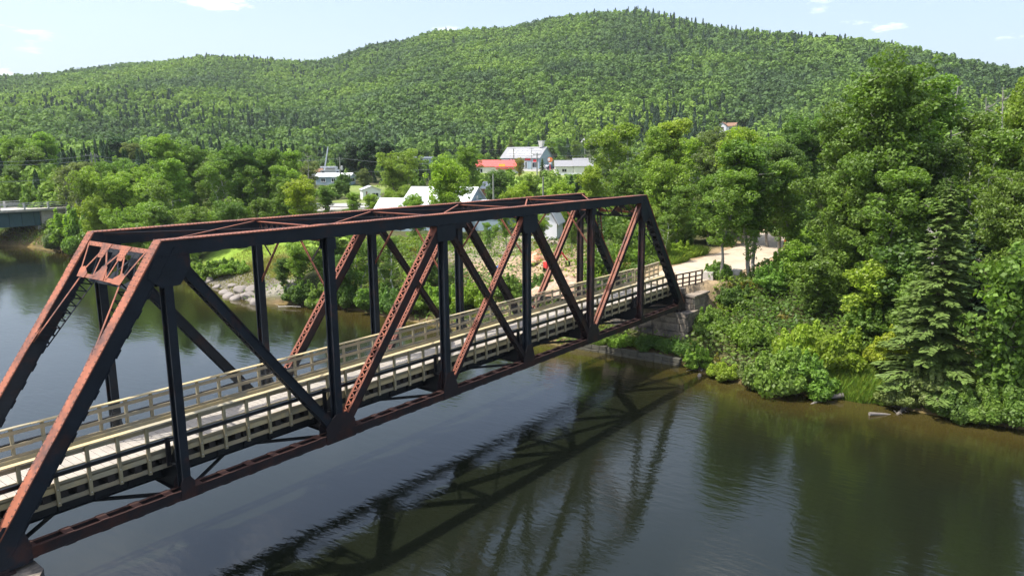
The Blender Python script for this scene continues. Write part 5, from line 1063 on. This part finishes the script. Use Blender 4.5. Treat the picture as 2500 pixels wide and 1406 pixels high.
# ------------------------------------------------------------------ village
def local(px, r, py=400):
    x, y = spot(px, r, py); az = math.atan2(x-CAM[0], y-CAM[1]); return x, y, -az
def gable(mb, x0, x1, y0, y1, z0, ze, zr, wm, rm, over=.3, axis='x'):
    """walls and pitched roof; ridge along the given axis"""
    if axis == 'x':
        ym = (y0+y1)/2
        mb['wall'].add([(x0, y0, z0), (x1, y0, z0), (x1, y1, z0), (x0, y1, z0), (x0, y0, ze), (x1, y0, ze), (x1, y1, ze), (x0, y1, ze), (x0, ym, zr-.05), (x1, ym, zr-.05)],
                       [(0, 1, 5, 4), (2, 3, 7, 6), (1, 2, 6, 9, 5), (3, 0, 4, 8, 7)])
        for s, yb in ((-1, y0), (1, y1)):
            a = (zr-ze)/(ym-y0); ye = yb+s*over; zz = ze-a*over
            q = [(x0-over, ye, zz), (x1+over, ye, zz), (x1+over, ym, zr), (x0-over, ym, zr)]
            mb['roof'].add(q+[(a_, b_, c_+.14) for a_, b_, c_ in q], [(0, 3, 2, 1), (4, 5, 6, 7), (0, 1, 5, 4), (1, 2, 6, 5), (3, 0, 4, 7)])
    else:
        xm = (x0+x1)/2
        mb['wall'].add([(x0, y0, z0), (x1, y0, z0), (x1, y1, z0), (x0, y1, z0), (x0, y0, ze), (x1, y0, ze), (x1, y1, ze), (x0, y1, ze), (xm, y0, zr-.05), (xm, y1, zr-.05)],
                       [(0, 1, 5, 8, 4), (2, 3, 7, 9, 6), (1, 2, 6, 5), (3, 0, 4, 7)])
        for s, xb in ((-1, x0), (1, x1)):
            a = (zr-ze)/(xm-x0); xe = xb+s*over; zz = ze-a*over
            q = [(xe, y0-over, zz), (xm, y0-over, zr), (xm, y1+over, zr), (xe, y1+over, zz)]
            mb['roof'].add(q+[(a_, b_, c_+.14) for a_, b_, c_ in q], [(0, 1, 2, 3), (4, 7, 6, 5), (0, 4, 5, 1), (3, 2, 6, 7), (0, 3, 7, 4)])
def building(name, px, r, rot, label, cat, group=None, dz=0, py=400):
    x, y, rz = local(px, r, py); return empty(name, (x, y, hz(x, y)+dz), rz+rot, label, cat, group)
def fin(e, mb, mats):
    for k, b in mb.items():
        if b.v: b.build(k, mats[k], e)
def win(e, x0, x1, y, z0, z1, name='window', frame=True, m='glass', fm='white', axis='y'):
    mb = MB(); 
    if axis == 'y': mb.box(x0, x1, y-.03, y+.02, z0, z1)
    else: mb.box(y-.02, y+.03, x0, x1, z0, z1)
    o = mb.build(name, M[m], e)
    if frame:
        f = MB(); t = .12
        for a, b, c, d in ((x0-t, x1+t, z0-t, z0), (x0-t, x1+t, z1, z1+t), (x0-t, x0, z0, z1), (x1, x1+t, z0, z1), ((x0+x1)/2-.04, (x0+x1)/2+.04, z0, z1)):
            if axis == 'y': f.box(a, b, y-.06, y+.0, c, d)
            else: f.box(y-.0, y+.06, a, b, c, d)
        f.build('frame', M[fm], o)
    return o
R = math.radians
# general store
e = building('store_building', 1288, 305, R(-28), 'blue grey store with pale metal roof, red banner and signs on its front', 'store')
mb = {'wall': MB(), 'roof': MB()}; gable(mb, -9.2, 8.6, -6, 6, -1.5, 4.2, 8.4, None, None, .5); fin(e, mb, {'wall': M['bluegrey'], 'roof': M['greyroof']})
p = MB()
for k in range(7):
    for j in range(3): p.add([(-7.5+k*2.2, -5.2+j*1.4, 5.05+j*.98), (-5.7+k*2.2, -5.2+j*1.4, 5.05+j*.98), (-5.7+k*2.2, -4.5+j*1.4, 5.54+j*.98), (-7.5+k*2.2, -4.5+j*1.4, 5.54+j*.98)], [(0, 1, 2, 3)])
p.build('roof_panel', M['tin'], e)
for a, b, c, d, m_, nm in ((-8.8, -5.4, .3, 3.4, 'white', 'sign_board'), (-5.2, -3.8, -.3, 4.1, 'red', 'banner'), (-1.8, .2, 1.6, 3.2, 'orange', 'sign'), (2.0, 4.6, 3.0, 3.9, 'red', 'sign'), (5.8, 7.8, 2.4, 3.4, 'red', 'sign')):
    q = MB(); q.box(a, b, -6.12, -6.02, c, d); q.build(nm, M[m_], e)
q = MB(); q.plate([(-4.5+.42*math.cos(t), -6.14, 3.3+.42*math.sin(t)) for t in np.arange(10)*math.pi/5], (0, 1, 0), .03); q.build('logo', M['white'], e)
win(e, .8, 1.8, -6.0, -.2, 2.5, 'door'); win(e, 2.1, 3.0, -6.0, -.2, 2.5, 'door'); win(e, 5.4, 7.9, -6.0, .2, 2.2)
q = MB(); q.add([(6.0, -1, 8.3), (7.2, -1, 8.3), (7.2, .6, 8.3), (6.0, .6, 8.3), (5.6, -1.4, 10.9), (7.6, -1.4, 10.9), (7.6, 1, 10.9), (5.6, 1, 10.9)], [(0, 1, 5, 4), (1, 2, 6, 5), (2, 3, 7, 6), (3, 0, 4, 7), (4, 5, 6, 7)]); q.build('roof_vent', M['cream'], e)
# red-roofed diner
e = building('restaurant_building', 1222, 262, R(-12), 'low building with faded red roof in front of the store', 'building', dz=-.2)
mb = {'wall': MB(), 'roof': MB()}; gable(mb, -9, -1.0, -3.6, 3.6, -2, 2.6, 4.6, None, None, .4); gable(mb, -.8, 6.5, -4.4, 2.8, -2, 2.5, 4.5, None, None, .4); fin(e, mb, {'wall': M['cream'], 'roof': M['redroof']})
q = MB(); q.box(.4, 2.6, -4.7, -4.55, 2.3, 3.3); q.build('sign', M['yellow'], e); q = MB(); q.box(-.6, 6.0, -5.4, -4.5, 1.6, 1.85); q.build('awning', M['red'], e); win(e, -7.5, -5.8, -3.6, .4, 1.7); win(e, 3.2, 5.2, -4.4, .2, 1.4)
# long white building
e = building('white_building', 1405, 246, R(4), 'long white building with dark grey roof on the lawn', 'building')
mb = {'wall': MB(), 'roof': MB()}; gable(mb, -6.9, -.9, -3, 3, -2, 2.7, 4.5, None, None, .3); gable(mb, -.8, 7.2, -3.2, 3.4, -2, 2.8, 5.2, None, None, .3); fin(e, mb, {'wall': M['cream'], 'roof': M['greyroof']})
win(e, 2.9, 4.2, -3.2, .9, 2.0, fm='brown'); q = MB(); q.box(-6.95, 7.25, -3.26, -3.22, -.4, .5); q.build('base_band', M['white'], e); win(e, -4.6, -3.2, -3.0, .9, 1.8, fm='cream')
# trailer home
e = building('trailer_home', 820, 205, R(-22), 'blue grey trailer home with white roof beside the utility pole', 'house')
mb = {'wall': MB(), 'roof': MB()}; gable(mb, -5.2, 4.6, -2, 2, -1, 2.3, 3.1, None, None, .25); fin(e, mb, {'wall': M['bluegrey'], 'roof': M['white']})
for a in (-3.6, -.6, 2.2): win(e, a, a+1.1, -2.0, .9, 1.8)
win(e, -1.3, 1.3, 4.6, .9, 1.9, axis='x')
# white shed
e = building('white_shed', 901, 160, R(8), 'small white shed with shallow gable behind the asphalt road', 'shed')
mb = {'wall': MB(), 'roof': MB()}; gable(mb, -1.9, 1.9, -2.2, 2.2, -.6, 2.1, 2.8, None, None, .2, 'y'); fin(e, mb, {'wall': M['white'], 'roof': M['tin']}); win(e, .1, 1.4, -2.2, .7, 1.4); q = MB(); q.box(-1.2, -.95, -2.26, -2.2, -.3, 1.8); q.build('door', M['brown'], e)
# flat roofed building
e = building('flat_roofed_building', 1018, 330, R(5), 'pale flat roofed building behind the spruces', 'building')
q = MB(); q.box(-8, 7, -4, 4, -2, 2.4); q.build('wall', M['bluegrey'], e); q = MB(); q.box(-8.4, 7.4, -4.4, 4.4, 2.4, 3.2); q.build('roof', M['white'], e); q = MB(); q.box(-6.5, -5.6, -1, 0, 3.2, 4.1); q.build('roof_unit', M['tin'], e); win(e, -6, -2, -4.0, .6, 1.8); win(e, 1, 5, -4.0, .6, 1.8)
# boom truck by the dark pines
e = building('boom_truck', 800, 245, 0, 'truck with raised white boom next to the dark pines', 'truck', dz=.9)
q = MB(); q.box(-2.4, 2.2, -1.1, 1.1, .5, 1.3); q.build('chassis', M['rail_grey'], e); q = MB(); q.box(2.3, 3.9, -1.1, 1.1, .5, 2.6); q.build('cab', M['white'], e); q = MB(); q.bar((-1.2, 0, 1.2), (.2, 0, 7.9), .45, .5, (0, 1, 0)); q.bar((.1, 0, 7.4), (.35, 0, 8.8), .3, .3, (0, 1, 0)); q.build('boom', M['white'], e)
for a in (-1.6, 3.0):
    for s in (-1, 1):
        q = MB(); q.tube([(a, s*1.1-.12, .45), (a, s*1.1+.12, .45)], [.45, .45], 14); q.build('wheel', M['black'], e)
e = building('garage_building', 806, 252, 0, 'low building with white flat roof behind the raised boom', 'building', dz=.4); q = MB(); q.box(-3, 3, -2, 2, -1, 2.3); q.build('wall', M['cream'], e); q = MB(); q.box(-3.4, 3.4, -2.4, 2.4, 2.3, 2.8); q.build('roof', M['white'], e)
e = building('brown_shed', 770, 248, R(10), 'low brown roofed shed at the side of the boom truck', 'shed', dz=.2); mb = {'wall': MB(), 'roof': MB()}; gable(mb, -2, 2, -1.5, 1.5, -1, 1.6, 2.5, None, None, .25); fin(e, mb, {'wall': M['cream'], 'roof': M['brown']})
# metal roofed complex behind the truss
e = building('metal_roofed_building', 1085, 113, R(-27), 'grey gabled building with pale metal roofs right behind the truss', 'building', dz=.4)
mb = {'wall': MB(), 'roof': MB()}; gable(mb, -5.6, 5.4, -4.3, 4.3, -2, 3.0, 5.9, None, None, .35); gable(mb, 5.5, 11.5, -3.6, 3.0, -2, 2.4, 4.0, None, None, .3); gable(mb, -10, -5.7, -4.4, -.4, -2, 2.6, 4.2, None, None, .3); fin(e, mb, {'wall': M['bluegrey'], 'roof': M['tin']})
q = MB(); q.tube([(5.40, 0, 4.4), (5.50, 0, 4.4)], [.34, .34], 14); q.build('vent', M['cream'], e); win(e, -3.2, -1.8, -4.3, .8, 2.0)
# gambrel barn
e = building('white_barn', 1328, 94, R(-10), 'white gambrel roofed barn beyond the far end of the bridge', 'barn')
q = MB(); pr = [(-2.1, -1), (2.1, -1), (2.1, 2.0), (1.35, 3.2), (0, 3.75), (-1.35, 3.2), (-2.1, 2.0)]; n = len(pr)
q.add([(a, -2.5, b) for a, b in pr]+[(a, 2.5, b) for a, b in pr], [tuple(range(n))]+[tuple(range(n, 2*n))[::-1]]+[(i, n+i, n+(i+1) % n, (i+1) % n) for i in range(n)]); q.build('wall', M['white'], e)
q = MB(); rf = [(-2.4, 1.75), (-1.5, 3.3), (0, 3.95), (1.5, 3.3), (2.4, 1.75)]
for a, b in zip(rf[:-1], rf[1:]): q.add([(a[0], -2.8, a[1]), (b[0], -2.8, b[1]), (b[0], 2.8, b[1]), (a[0], 2.8, a[1]), (a[0], -2.8, a[1]+.16), (b[0], -2.8, b[1]+.16), (b[0], 2.8, b[1]+.16), (a[0], 2.8, a[1]+.16)], [(0, 1, 2, 3), (4, 7, 6, 5), (0, 4, 5, 1), (2, 6, 7, 3)])
q.build('roof', M['tin'], e)
e = building('brick_shed', 1200, 150, R(-20), 'brown walled shed with pale roof below the red roof', 'shed', dz=.3); mb = {'wall': MB(), 'roof': MB()}; gable(mb, -1.6, 1.6, -1.6, 1.6, -1, 2.6, 3.7, None, None, .3); fin(e, mb, {'wall': M['brown'], 'roof': M['tin']})
# houses on the hillside
for px, r, rot, lb, wm, rm, w in ((1776, 402, R(-14), 'white house with brown roof among the trees high on the slope', 'white', 'brown', 4.4), (1336, 372, R(-6), 'pale grey house on the slope behind the store', 'cream', 'greyroof', 2.6), (1437, 375, R(20), 'white and grey house above the long white building', 'white', 'greyroof', 2.9)):
    e = building('hillside_house', px, r, rot, lb, 'house', 'houses on the wooded slope', dz=-.3 if px > 1700 else -1.6, py=330); mb = {'wall': MB(), 'roof': MB()}; gable(mb, -w, 0, -3, 3, -3, 3.0, 4.6, None, None, .4, 'y'); gable(mb, 0, w, -2.4, 3, -3, 2.6, 4.2, None, None, .4); fin(e, mb, {'wall': M[wm], 'roof': M[rm]})
    win(e, -w*.66, -w*.34, -3.0, .8, 2.0, fm='brown'); win(e, w*.3, w*.6, -2.4, .8, 1.8)
# road bridge upstream
e = empty('road_bridge', (0, 0, 0), 0, 'teal plate girder road bridge with pale railings crossing the river upstream', 'road bridge')
y0, y1 = 130.6, 140.2; zD = 3.05; xa, xb = -60, 50
q = MB(); q.box(xa, xb+3.5, y0-.5, y1+.5, zD-.42, zD); q.build('deck', M['concrete'], e)
for y in (y0+.3, (y0+y1)/2, y1-.3):
    q = MB(); q.box(xa, 47.6, y-.02, y+.02, zD-3.1, zD-.42); q.box(xa, 47.6, y-.25, y+.25, zD-3.16, zD-3.1)
    for x in np.arange(xa, 47, 2.05): q.box(x-.02, x+.02, y-.22, y+.22, zD-3.1, zD-.43)
    q.build('girder', M['teal'], e)
for y in (y0-.35, y1+.35):
    q = MB()
    for z in (.45, .78, 1.12): q.box(xa, xb+3, y-.045, y+.045, zD+z-.05, zD+z+.05)
    q.build('guard_rail', M['rail_grey'], e)
    for x in np.arange(-59, 53, 4.0):
        q = MB(); q.box(x-.14, x+.14, y-.14, y+.14, zD, zD+1.2); q.build('rail_post', M['rail_grey'], e)
q = MB(); q.box(47.8, 53, y0+.1, y1-.1, -3.5, zD-.43); q.box(46.9, 47.9, y0-.3, y1+.3, -3.6, -.2); q.build('abutment', M['concrete'], e)
# utility poles and wires
def pole(px, top, r, label, arm=1.0, rad=.13, trans=False, guy=False, dzt=0):
    x, y, rz = local(px, r, top); z = hz(x, y); zt = top_z(px, top, r); e = empty('utility_pole', (x, y, z), rz, label, 'utility pole', 'utility poles of the village'); h = zt-z
    q = MB(); q.tube([(0, 0, -.3), (0, 0, h*.5), (0, 0, h)], [rad*1.2, rad, rad*.8], 10); q.build('pole_shaft', M['pole'], e)
    if arm: q = MB(); q.box(-arm, arm, -.06, .06, h-.45, h-.3); q.build('cross_arm', M['pole'], e)
    for s in ((-1, 0, 1) if arm else (0,)):
        q = MB(); q.tube([(s*arm*.9, 0, h-.3 if s else h), (s*arm*.9, 0, h-.05 if s else h+.25)], [.05, .04], 6); q.build('insulator', M['concrete'], e)
    if trans:
        q = MB(); q.tube([(.42, -.1, h-2.8), (.42, -.1, h-1.9)], [.30, .30], 12); q.box(.0, .2, -.2, .0, h-2.5, h-2.3); q.tube([(.42, -.1, h-1.9), (.42, -.1, h-1.82)], [.22, .12], 12); q.build('transformer', M['rail_grey'], e)
    if guy: q = MB(); q.tube([(0, 0, h*.55), (2.0, -.4, 0)], [.03, .03], 5); q.build('guy_wire', M['wire'], e)
    return np.array([x, y, zt])
def wire(pts, label, sag=.02, rad=.022):
    mb = MB()
    for a, b in zip(pts[:-1], pts[1:]):
        a = np.array(a, float); b = np.array(b, float); L_ = np.linalg.norm(b-a); k = 10
        mb.tube([a+(b-a)*t-np.array([0, 0, sag*L_*4*t*(1-t)]) for t in np.linspace(0, 1, k)], [rad]*k, 4, caps=False)
    tag(mb.build('power_line', M['wire']), label, 'cable', 'power lines of the village')
def wp(px, py, r): d = pix_dir(px, py); k = r/math.hypot(d[0], d[1]); return CAM+d*k
A1 = pole(829, 386, 178, 'pole with grey transformer between trailer home and white shed', .7, .17, True)
A2 = pole(222, 375, 168, 'taller of the twin poles behind the road bridge', 1.0, .16); A3 = pole(231, 379, 170, 'shorter pole of the twin behind the road bridge', .6, .14)
A4 = pole(1311, 373, 150, 'tall pole beside the spruce on the lawn', .9, .14); A5 = pole(1326, 434, 118, 'stout pole with a guy wire below the lawn', 0, .16, guy=True); A6 = pole(1452, 375, 155, 'pole with transformer at the end of the long white building', .8, .15, True)
A7 = pole(1298, 362, 285, 'thin pole in front of the store doors', .9, .14); A8 = pole(1254, 363, 270, 'dark pole before the red banner of the store', .8, .2); A9 = pole(1204, 428, 116, 'grey pole standing below the brick coloured shed', 0, .14, guy=True); A10 = pole(1428, 352, 300, 'pole beside the lawn above the long white building', .9, .16)
A11 = pole(470, 336, 420, 'distant pole at the foot of the far hill', 1.2, .2); A12 = pole(575, 338, 420, 'second distant pole at the foot of the far hill', 1.2, .2)
wire([wp(-60, 394, 150), A2-[0, 0, .3], wp(365, 391, 185)], 'upper wire over the twin poles'); wire([wp(-60, 402, 152), A3-[0, 0, .8], wp(365, 399, 187)], 'lower wire over the twin poles'); wire([wp(-60, 442, 150), wp(110, 438, 158)], 'low wire above the road bridge')
wire([wp(715, 392, 185), A1, wp(1080, 400, 172)], 'wire over the transformer pole'); wire([wp(830, 418, 178), wp(1000, 414, 178), wp(1100, 410, 170)], 'low wire running from the transformer pole')
wire([wp(1080, 365, 270), A8, A7, A10, wp(1560, 352, 320)], 'top wire along the front of the store'); wire([wp(1160, 398, 200), A4-[0, 0, .3], A6-[0, 0, .3], wp(1560, 372, 160)], 'wire across the lawn to the long white building'); wire([A4-[0, 0, 1.2], A6-[0, 0, 1.2]], 'second wire across the lawn'); wire([A11, A12, wp(760, 358, 420)], 'far wire along the foot of the hill'); wire([wp(760, 357, 300), wp(900, 360, 300)], 'wire behind the raised boom')
# store sign, cars
e = building('store_sign', 1343, 278, 0, 'orange and white roadside sign on a pole beside the parked cars', 'sign')
q = MB(); q.tube([(0, 0, -.3), (0, 0, 3.4)], [.14, .12], 8); q.build('pole_shaft', M['red'], e); q = MB(); q.plate([(1.0*math.cos(t), 0, 4.2+.95*math.sin(t)) for t in np.arange(14)*math.pi/7], (0, 1, 0), .25); q.build('sign_face', M['orange'], e)
q = MB(); q.plate([(-.95+.0, -.16, 3.9), (-.2, -.16, 3.6), (-.1, -.16, 4.9), (-.8, -.16, 4.6)], (0, 1, 0), .04); q.build('panel', M['white'], e); q = MB(); q.box(-.5, .5, -.12, .12, 2.6, 3.1); q.build('lower_panel', M['white'], e)
def car(px, r, rot, paint, label, s=1.0, dz=.05):
    x, y, rz = local(px, r); e = empty('parked_car', (x, y, hz(x, y)+dz), rz+rot, label, 'car', 'parked cars'); e.scale = (s, s, s)
    pr = [(-2.2, .35), (-2.2, .85), (-2.0, 1.0), (-1.55, 1.05), (-1.05, 1.5), (.45, 1.52), (1.1, 1.05), (2.05, .92), (2.25, .7), (2.25, .35)]; n = len(pr); b = MB()
    L_ = [(a, -.88*(1 if z < 1.1 else .78), z) for a, z in pr]; R2 = [(a, .88*(1 if z < 1.1 else .78), z) for a, z in pr]
    b.add(L_+R2, [tuple(range(n)), tuple(range(n, 2*n))[::-1]]+[(i, n+i, n+(i+1) % n, (i+1) % n) for i in range(n)]); b.build('body', M[paint], e)
    for s_ in (-1, 1):
        g = MB(); g.plate([(-1.35, s_*.84, 1.08), (.85, s_*.84, 1.08), (.36, s_*.71, 1.44), (-1.0, s_*.71, 1.44)][::s_], (0, 1, 0), .03); g.build('side_window', M['glass'], e)
    g = MB(); g.plate([(1.12, -.75, 1.09), (1.12, .75, 1.09), (.52, .64, 1.49), (.52, -.64, 1.49)], (1, 0, .6), .03); g.build('windscreen', M['glass'], e)
    g = MB(); g.plate([(-1.60, -.75, 1.10), (-1.60, .75, 1.10), (-1.12, .64, 1.48), (-1.12, -.64, 1.48)], (1, 0, -.6), .03); g.build('rear_window', M['glass'], e)
    for a in (-1.4, 1.4):
        for s_ in (-1, 1):
            w = MB(); w.tube([(a, s_*.9-.11, .32), (a, s_*.9+.11, .32)], [.33, .33], 14); w.tube([(a, s_*.9-.125, .32), (a, s_*.9+.125, .32)], [.18, .18], 10, 1); w.build('wheel', [M['black'], M['rail_grey']], e)
M['carwhite'] = mat('white_car_paint', (.75, .75, .76), .25, .03); M['carred'] = mat('red_car_paint', (.5, .03, .03), .25, .05); M['cardark'] = mat('dark_car_paint', (.04, .045, .06), .25, .05)
car(1335, 287, R(10), 'carwhite', 'white car parked nearest to the store gable', 1.1); car(1348, 283, R(15), 'cardark', 'dark car parked between the white and the red one', 1.05); car(1357, 286, R(5), 'carred', 'red car parked beside the long white building', 1.05)
car(2392, 92, R(15), 'carwhite', 'white vehicle half hidden behind the spruce at the parking lot', 1.25); car(2345, 97, R(5), 'cardark', 'dark car behind the spruce at the parking lot', 1.1)
# traffic drums by the trail
for px, py, lb in ((1913, 642, 'orange traffic drum where the trail meets the bushes'), (1919, 606, 'second orange traffic drum farther along the trail')):
    x, y = at_ground(px, py, 1.4); q = MB(); q.tube([(0, 0, 0), (0, 0, .12), (0, 0, .13), (0, 0, 1.0)], [.42, .40, .30, .24], 14); q.tube([(0, 0, .45), (0, 0, .62)], [.285, .272], 14, 1); q.box(-.1, .1, -.03, .03, 1.0, 1.12)
    o = q.build('traffic_drum', [M['orange'], M['white']]); o.location = (x, y, hz(x, y)+.04); tag(o, lb, 'traffic drum', 'traffic drums by the trail')
# building site behind the truss
def heap(px, py, z0, a, b, h, col, label, seed):
    x, y = at_ground(px, py, z0); r = np.random.default_rng(seed); n = 40; V = []; F = []
    for i in range(14):
        for j in range(n):
            u = i/13; t = j*2*math.pi/n; wob = 1+.18*math.sin(3*t+seed)+.08*math.sin(7*t); V.append((math.cos(t)*a*u*wob, math.sin(t)*b*u*wob, h*(1-u**1.4)+r.normal(0, .05)*(u < .95)-.1*(u > .95)))
    for i in range(13):
        for j in range(n): F.append((i*n+j, (i+1)*n+j, (i+1)*n+(j+1) % n, i*n+(j+1) % n))
    o = link_mesh('earth_heap', mesh_np('earth_heap', V, F, [col])); o.location = (x, y, hz(x, y)-.1); tag(o, label, 'earth heap', 'earth heaps on the building site')
M['earth'] = mat('brown_rubble', (.36, .22, .14), .95, .35, 2.5, .5, 9, col2=(.46, .36, .27), c2lo=.45, c2hi=.6)
heap(1385, 672, .8, 4.2, 3.0, 1.3, M['earth'], 'brown earth and rubble heap seen through the last truss panels', 1); heap(1262, 715, .5, 2.6, 1.8, .9, M['earth'], 'smaller rubble heap low behind the middle of the railing', 2)
M['rubbish'] = mat('orange_brick_rubble', (.50, .20, .10), .9, .4, 5, .5, 12, col2=(.55, .42, .28), c2lo=.45, c2hi=.6); heap(1318, 628, 1.3, 3.0, 1.6, 1.0, M['rubbish'], 'heap of orange bricks and boards below the white barn', 3)
x, y = at_ground(1304, 662, 1.2); e = empty('steel_rack', (x, y, hz(x, y)), .3, 'dark steel rack with upright prongs on the building site', 'rack')
for k in range(4):
    q = MB(); q.tube([(k*.55-1, 0, 0), (k*.55-1, 0, 1.4)], [.035, .03], 6); q.tube([(k*.55-1, 0, .7), (k*.55-.75, 0, .85), (k*.55-.75, 0, 1.15)], [.03, .03, .02], 6); q.build('prong', M['black'], e)
q = MB(); q.box(-1.2, .9, -.05, .05, .1, .18); q.box(-1.2, .9, -.3, -.22, .1, .18); q.build('rail', M['black'], e)
x, y = at_ground(1345, 650, 1.2); e = empty('red_excavator', (x, y, hz(x, y)), -.6, 'small red excavator behind the crossing diagonals', 'excavator')
q = MB(); q.box(-.7, .7, -.55, -.25, 0, .4); q.build('track', M['black'], e); q = MB(); q.box(-.7, .7, .25, .55, 0, .4); q.build('track', M['black'], e); q = MB(); q.box(-.65, .45, -.5, .5, .42, 1.0); q.box(-.4, .35, -.4, .1, 1.0, 1.75); q.build('body', M['red'], e)
q = MB(); q.bar((.4, .2, .9), (1.2, .2, 1.9), .16, .2, (0, 1, 0)); q.bar((1.2, .2, 1.9), (1.9, .2, 1.0), .13, .16, (0, 1, 0)); q.build('boom', M['red'], e); q = MB(); q.box(1.7, 2.1, 0, .4, .55, 1.0); q.build('bucket', M['black'], e)
x, y = at_ground(1211, 648, 1.2); q = MB(); r = random.Random(3); q.add([(-.6, -.4, 0), (.6, -.4, 0), (.6, .4, 0), (-.6, .4, 0), (-.35, -.15, .6), (.3, -.2, .75), (.4, .2, .5), (-.3, .25, .65)], [(0, 1, 5, 4), (1, 2, 6, 5), (2, 3, 7, 6), (3, 0, 4, 7), (4, 5, 6, 7)]); o = q.build('tarpaulin', M['blue']); o.location = (x, y, hz(x, y)); tag(o, 'bright blue tarpaulin bundle on the building site behind the truss', 'tarpaulin')

# ------------------------------------------------------------------ air
hb = MB(); hb.box(-1700, 1800, -1700, 1800, -60, 330); hm = bpy.data.materials.new('haze'); hm.use_nodes = True; t = hm.node_tree; t.nodes.remove(t.nodes['Principled BSDF'])
pv = t.nodes.new('ShaderNodeVolumePrincipled'); pv.inputs['Color'].default_value = (.86, .93, 1.0, 1); pv.inputs['Density'].default_value = .00011; pv.inputs['Anisotropy'].default_value = .2
t.links.new(pv.outputs[0], t.nodes['Material Output'].inputs['Volume']); tag(hb.build('haze', hm), 'thin summer haze in the air over the valley', 'haze', None, 'stuff')
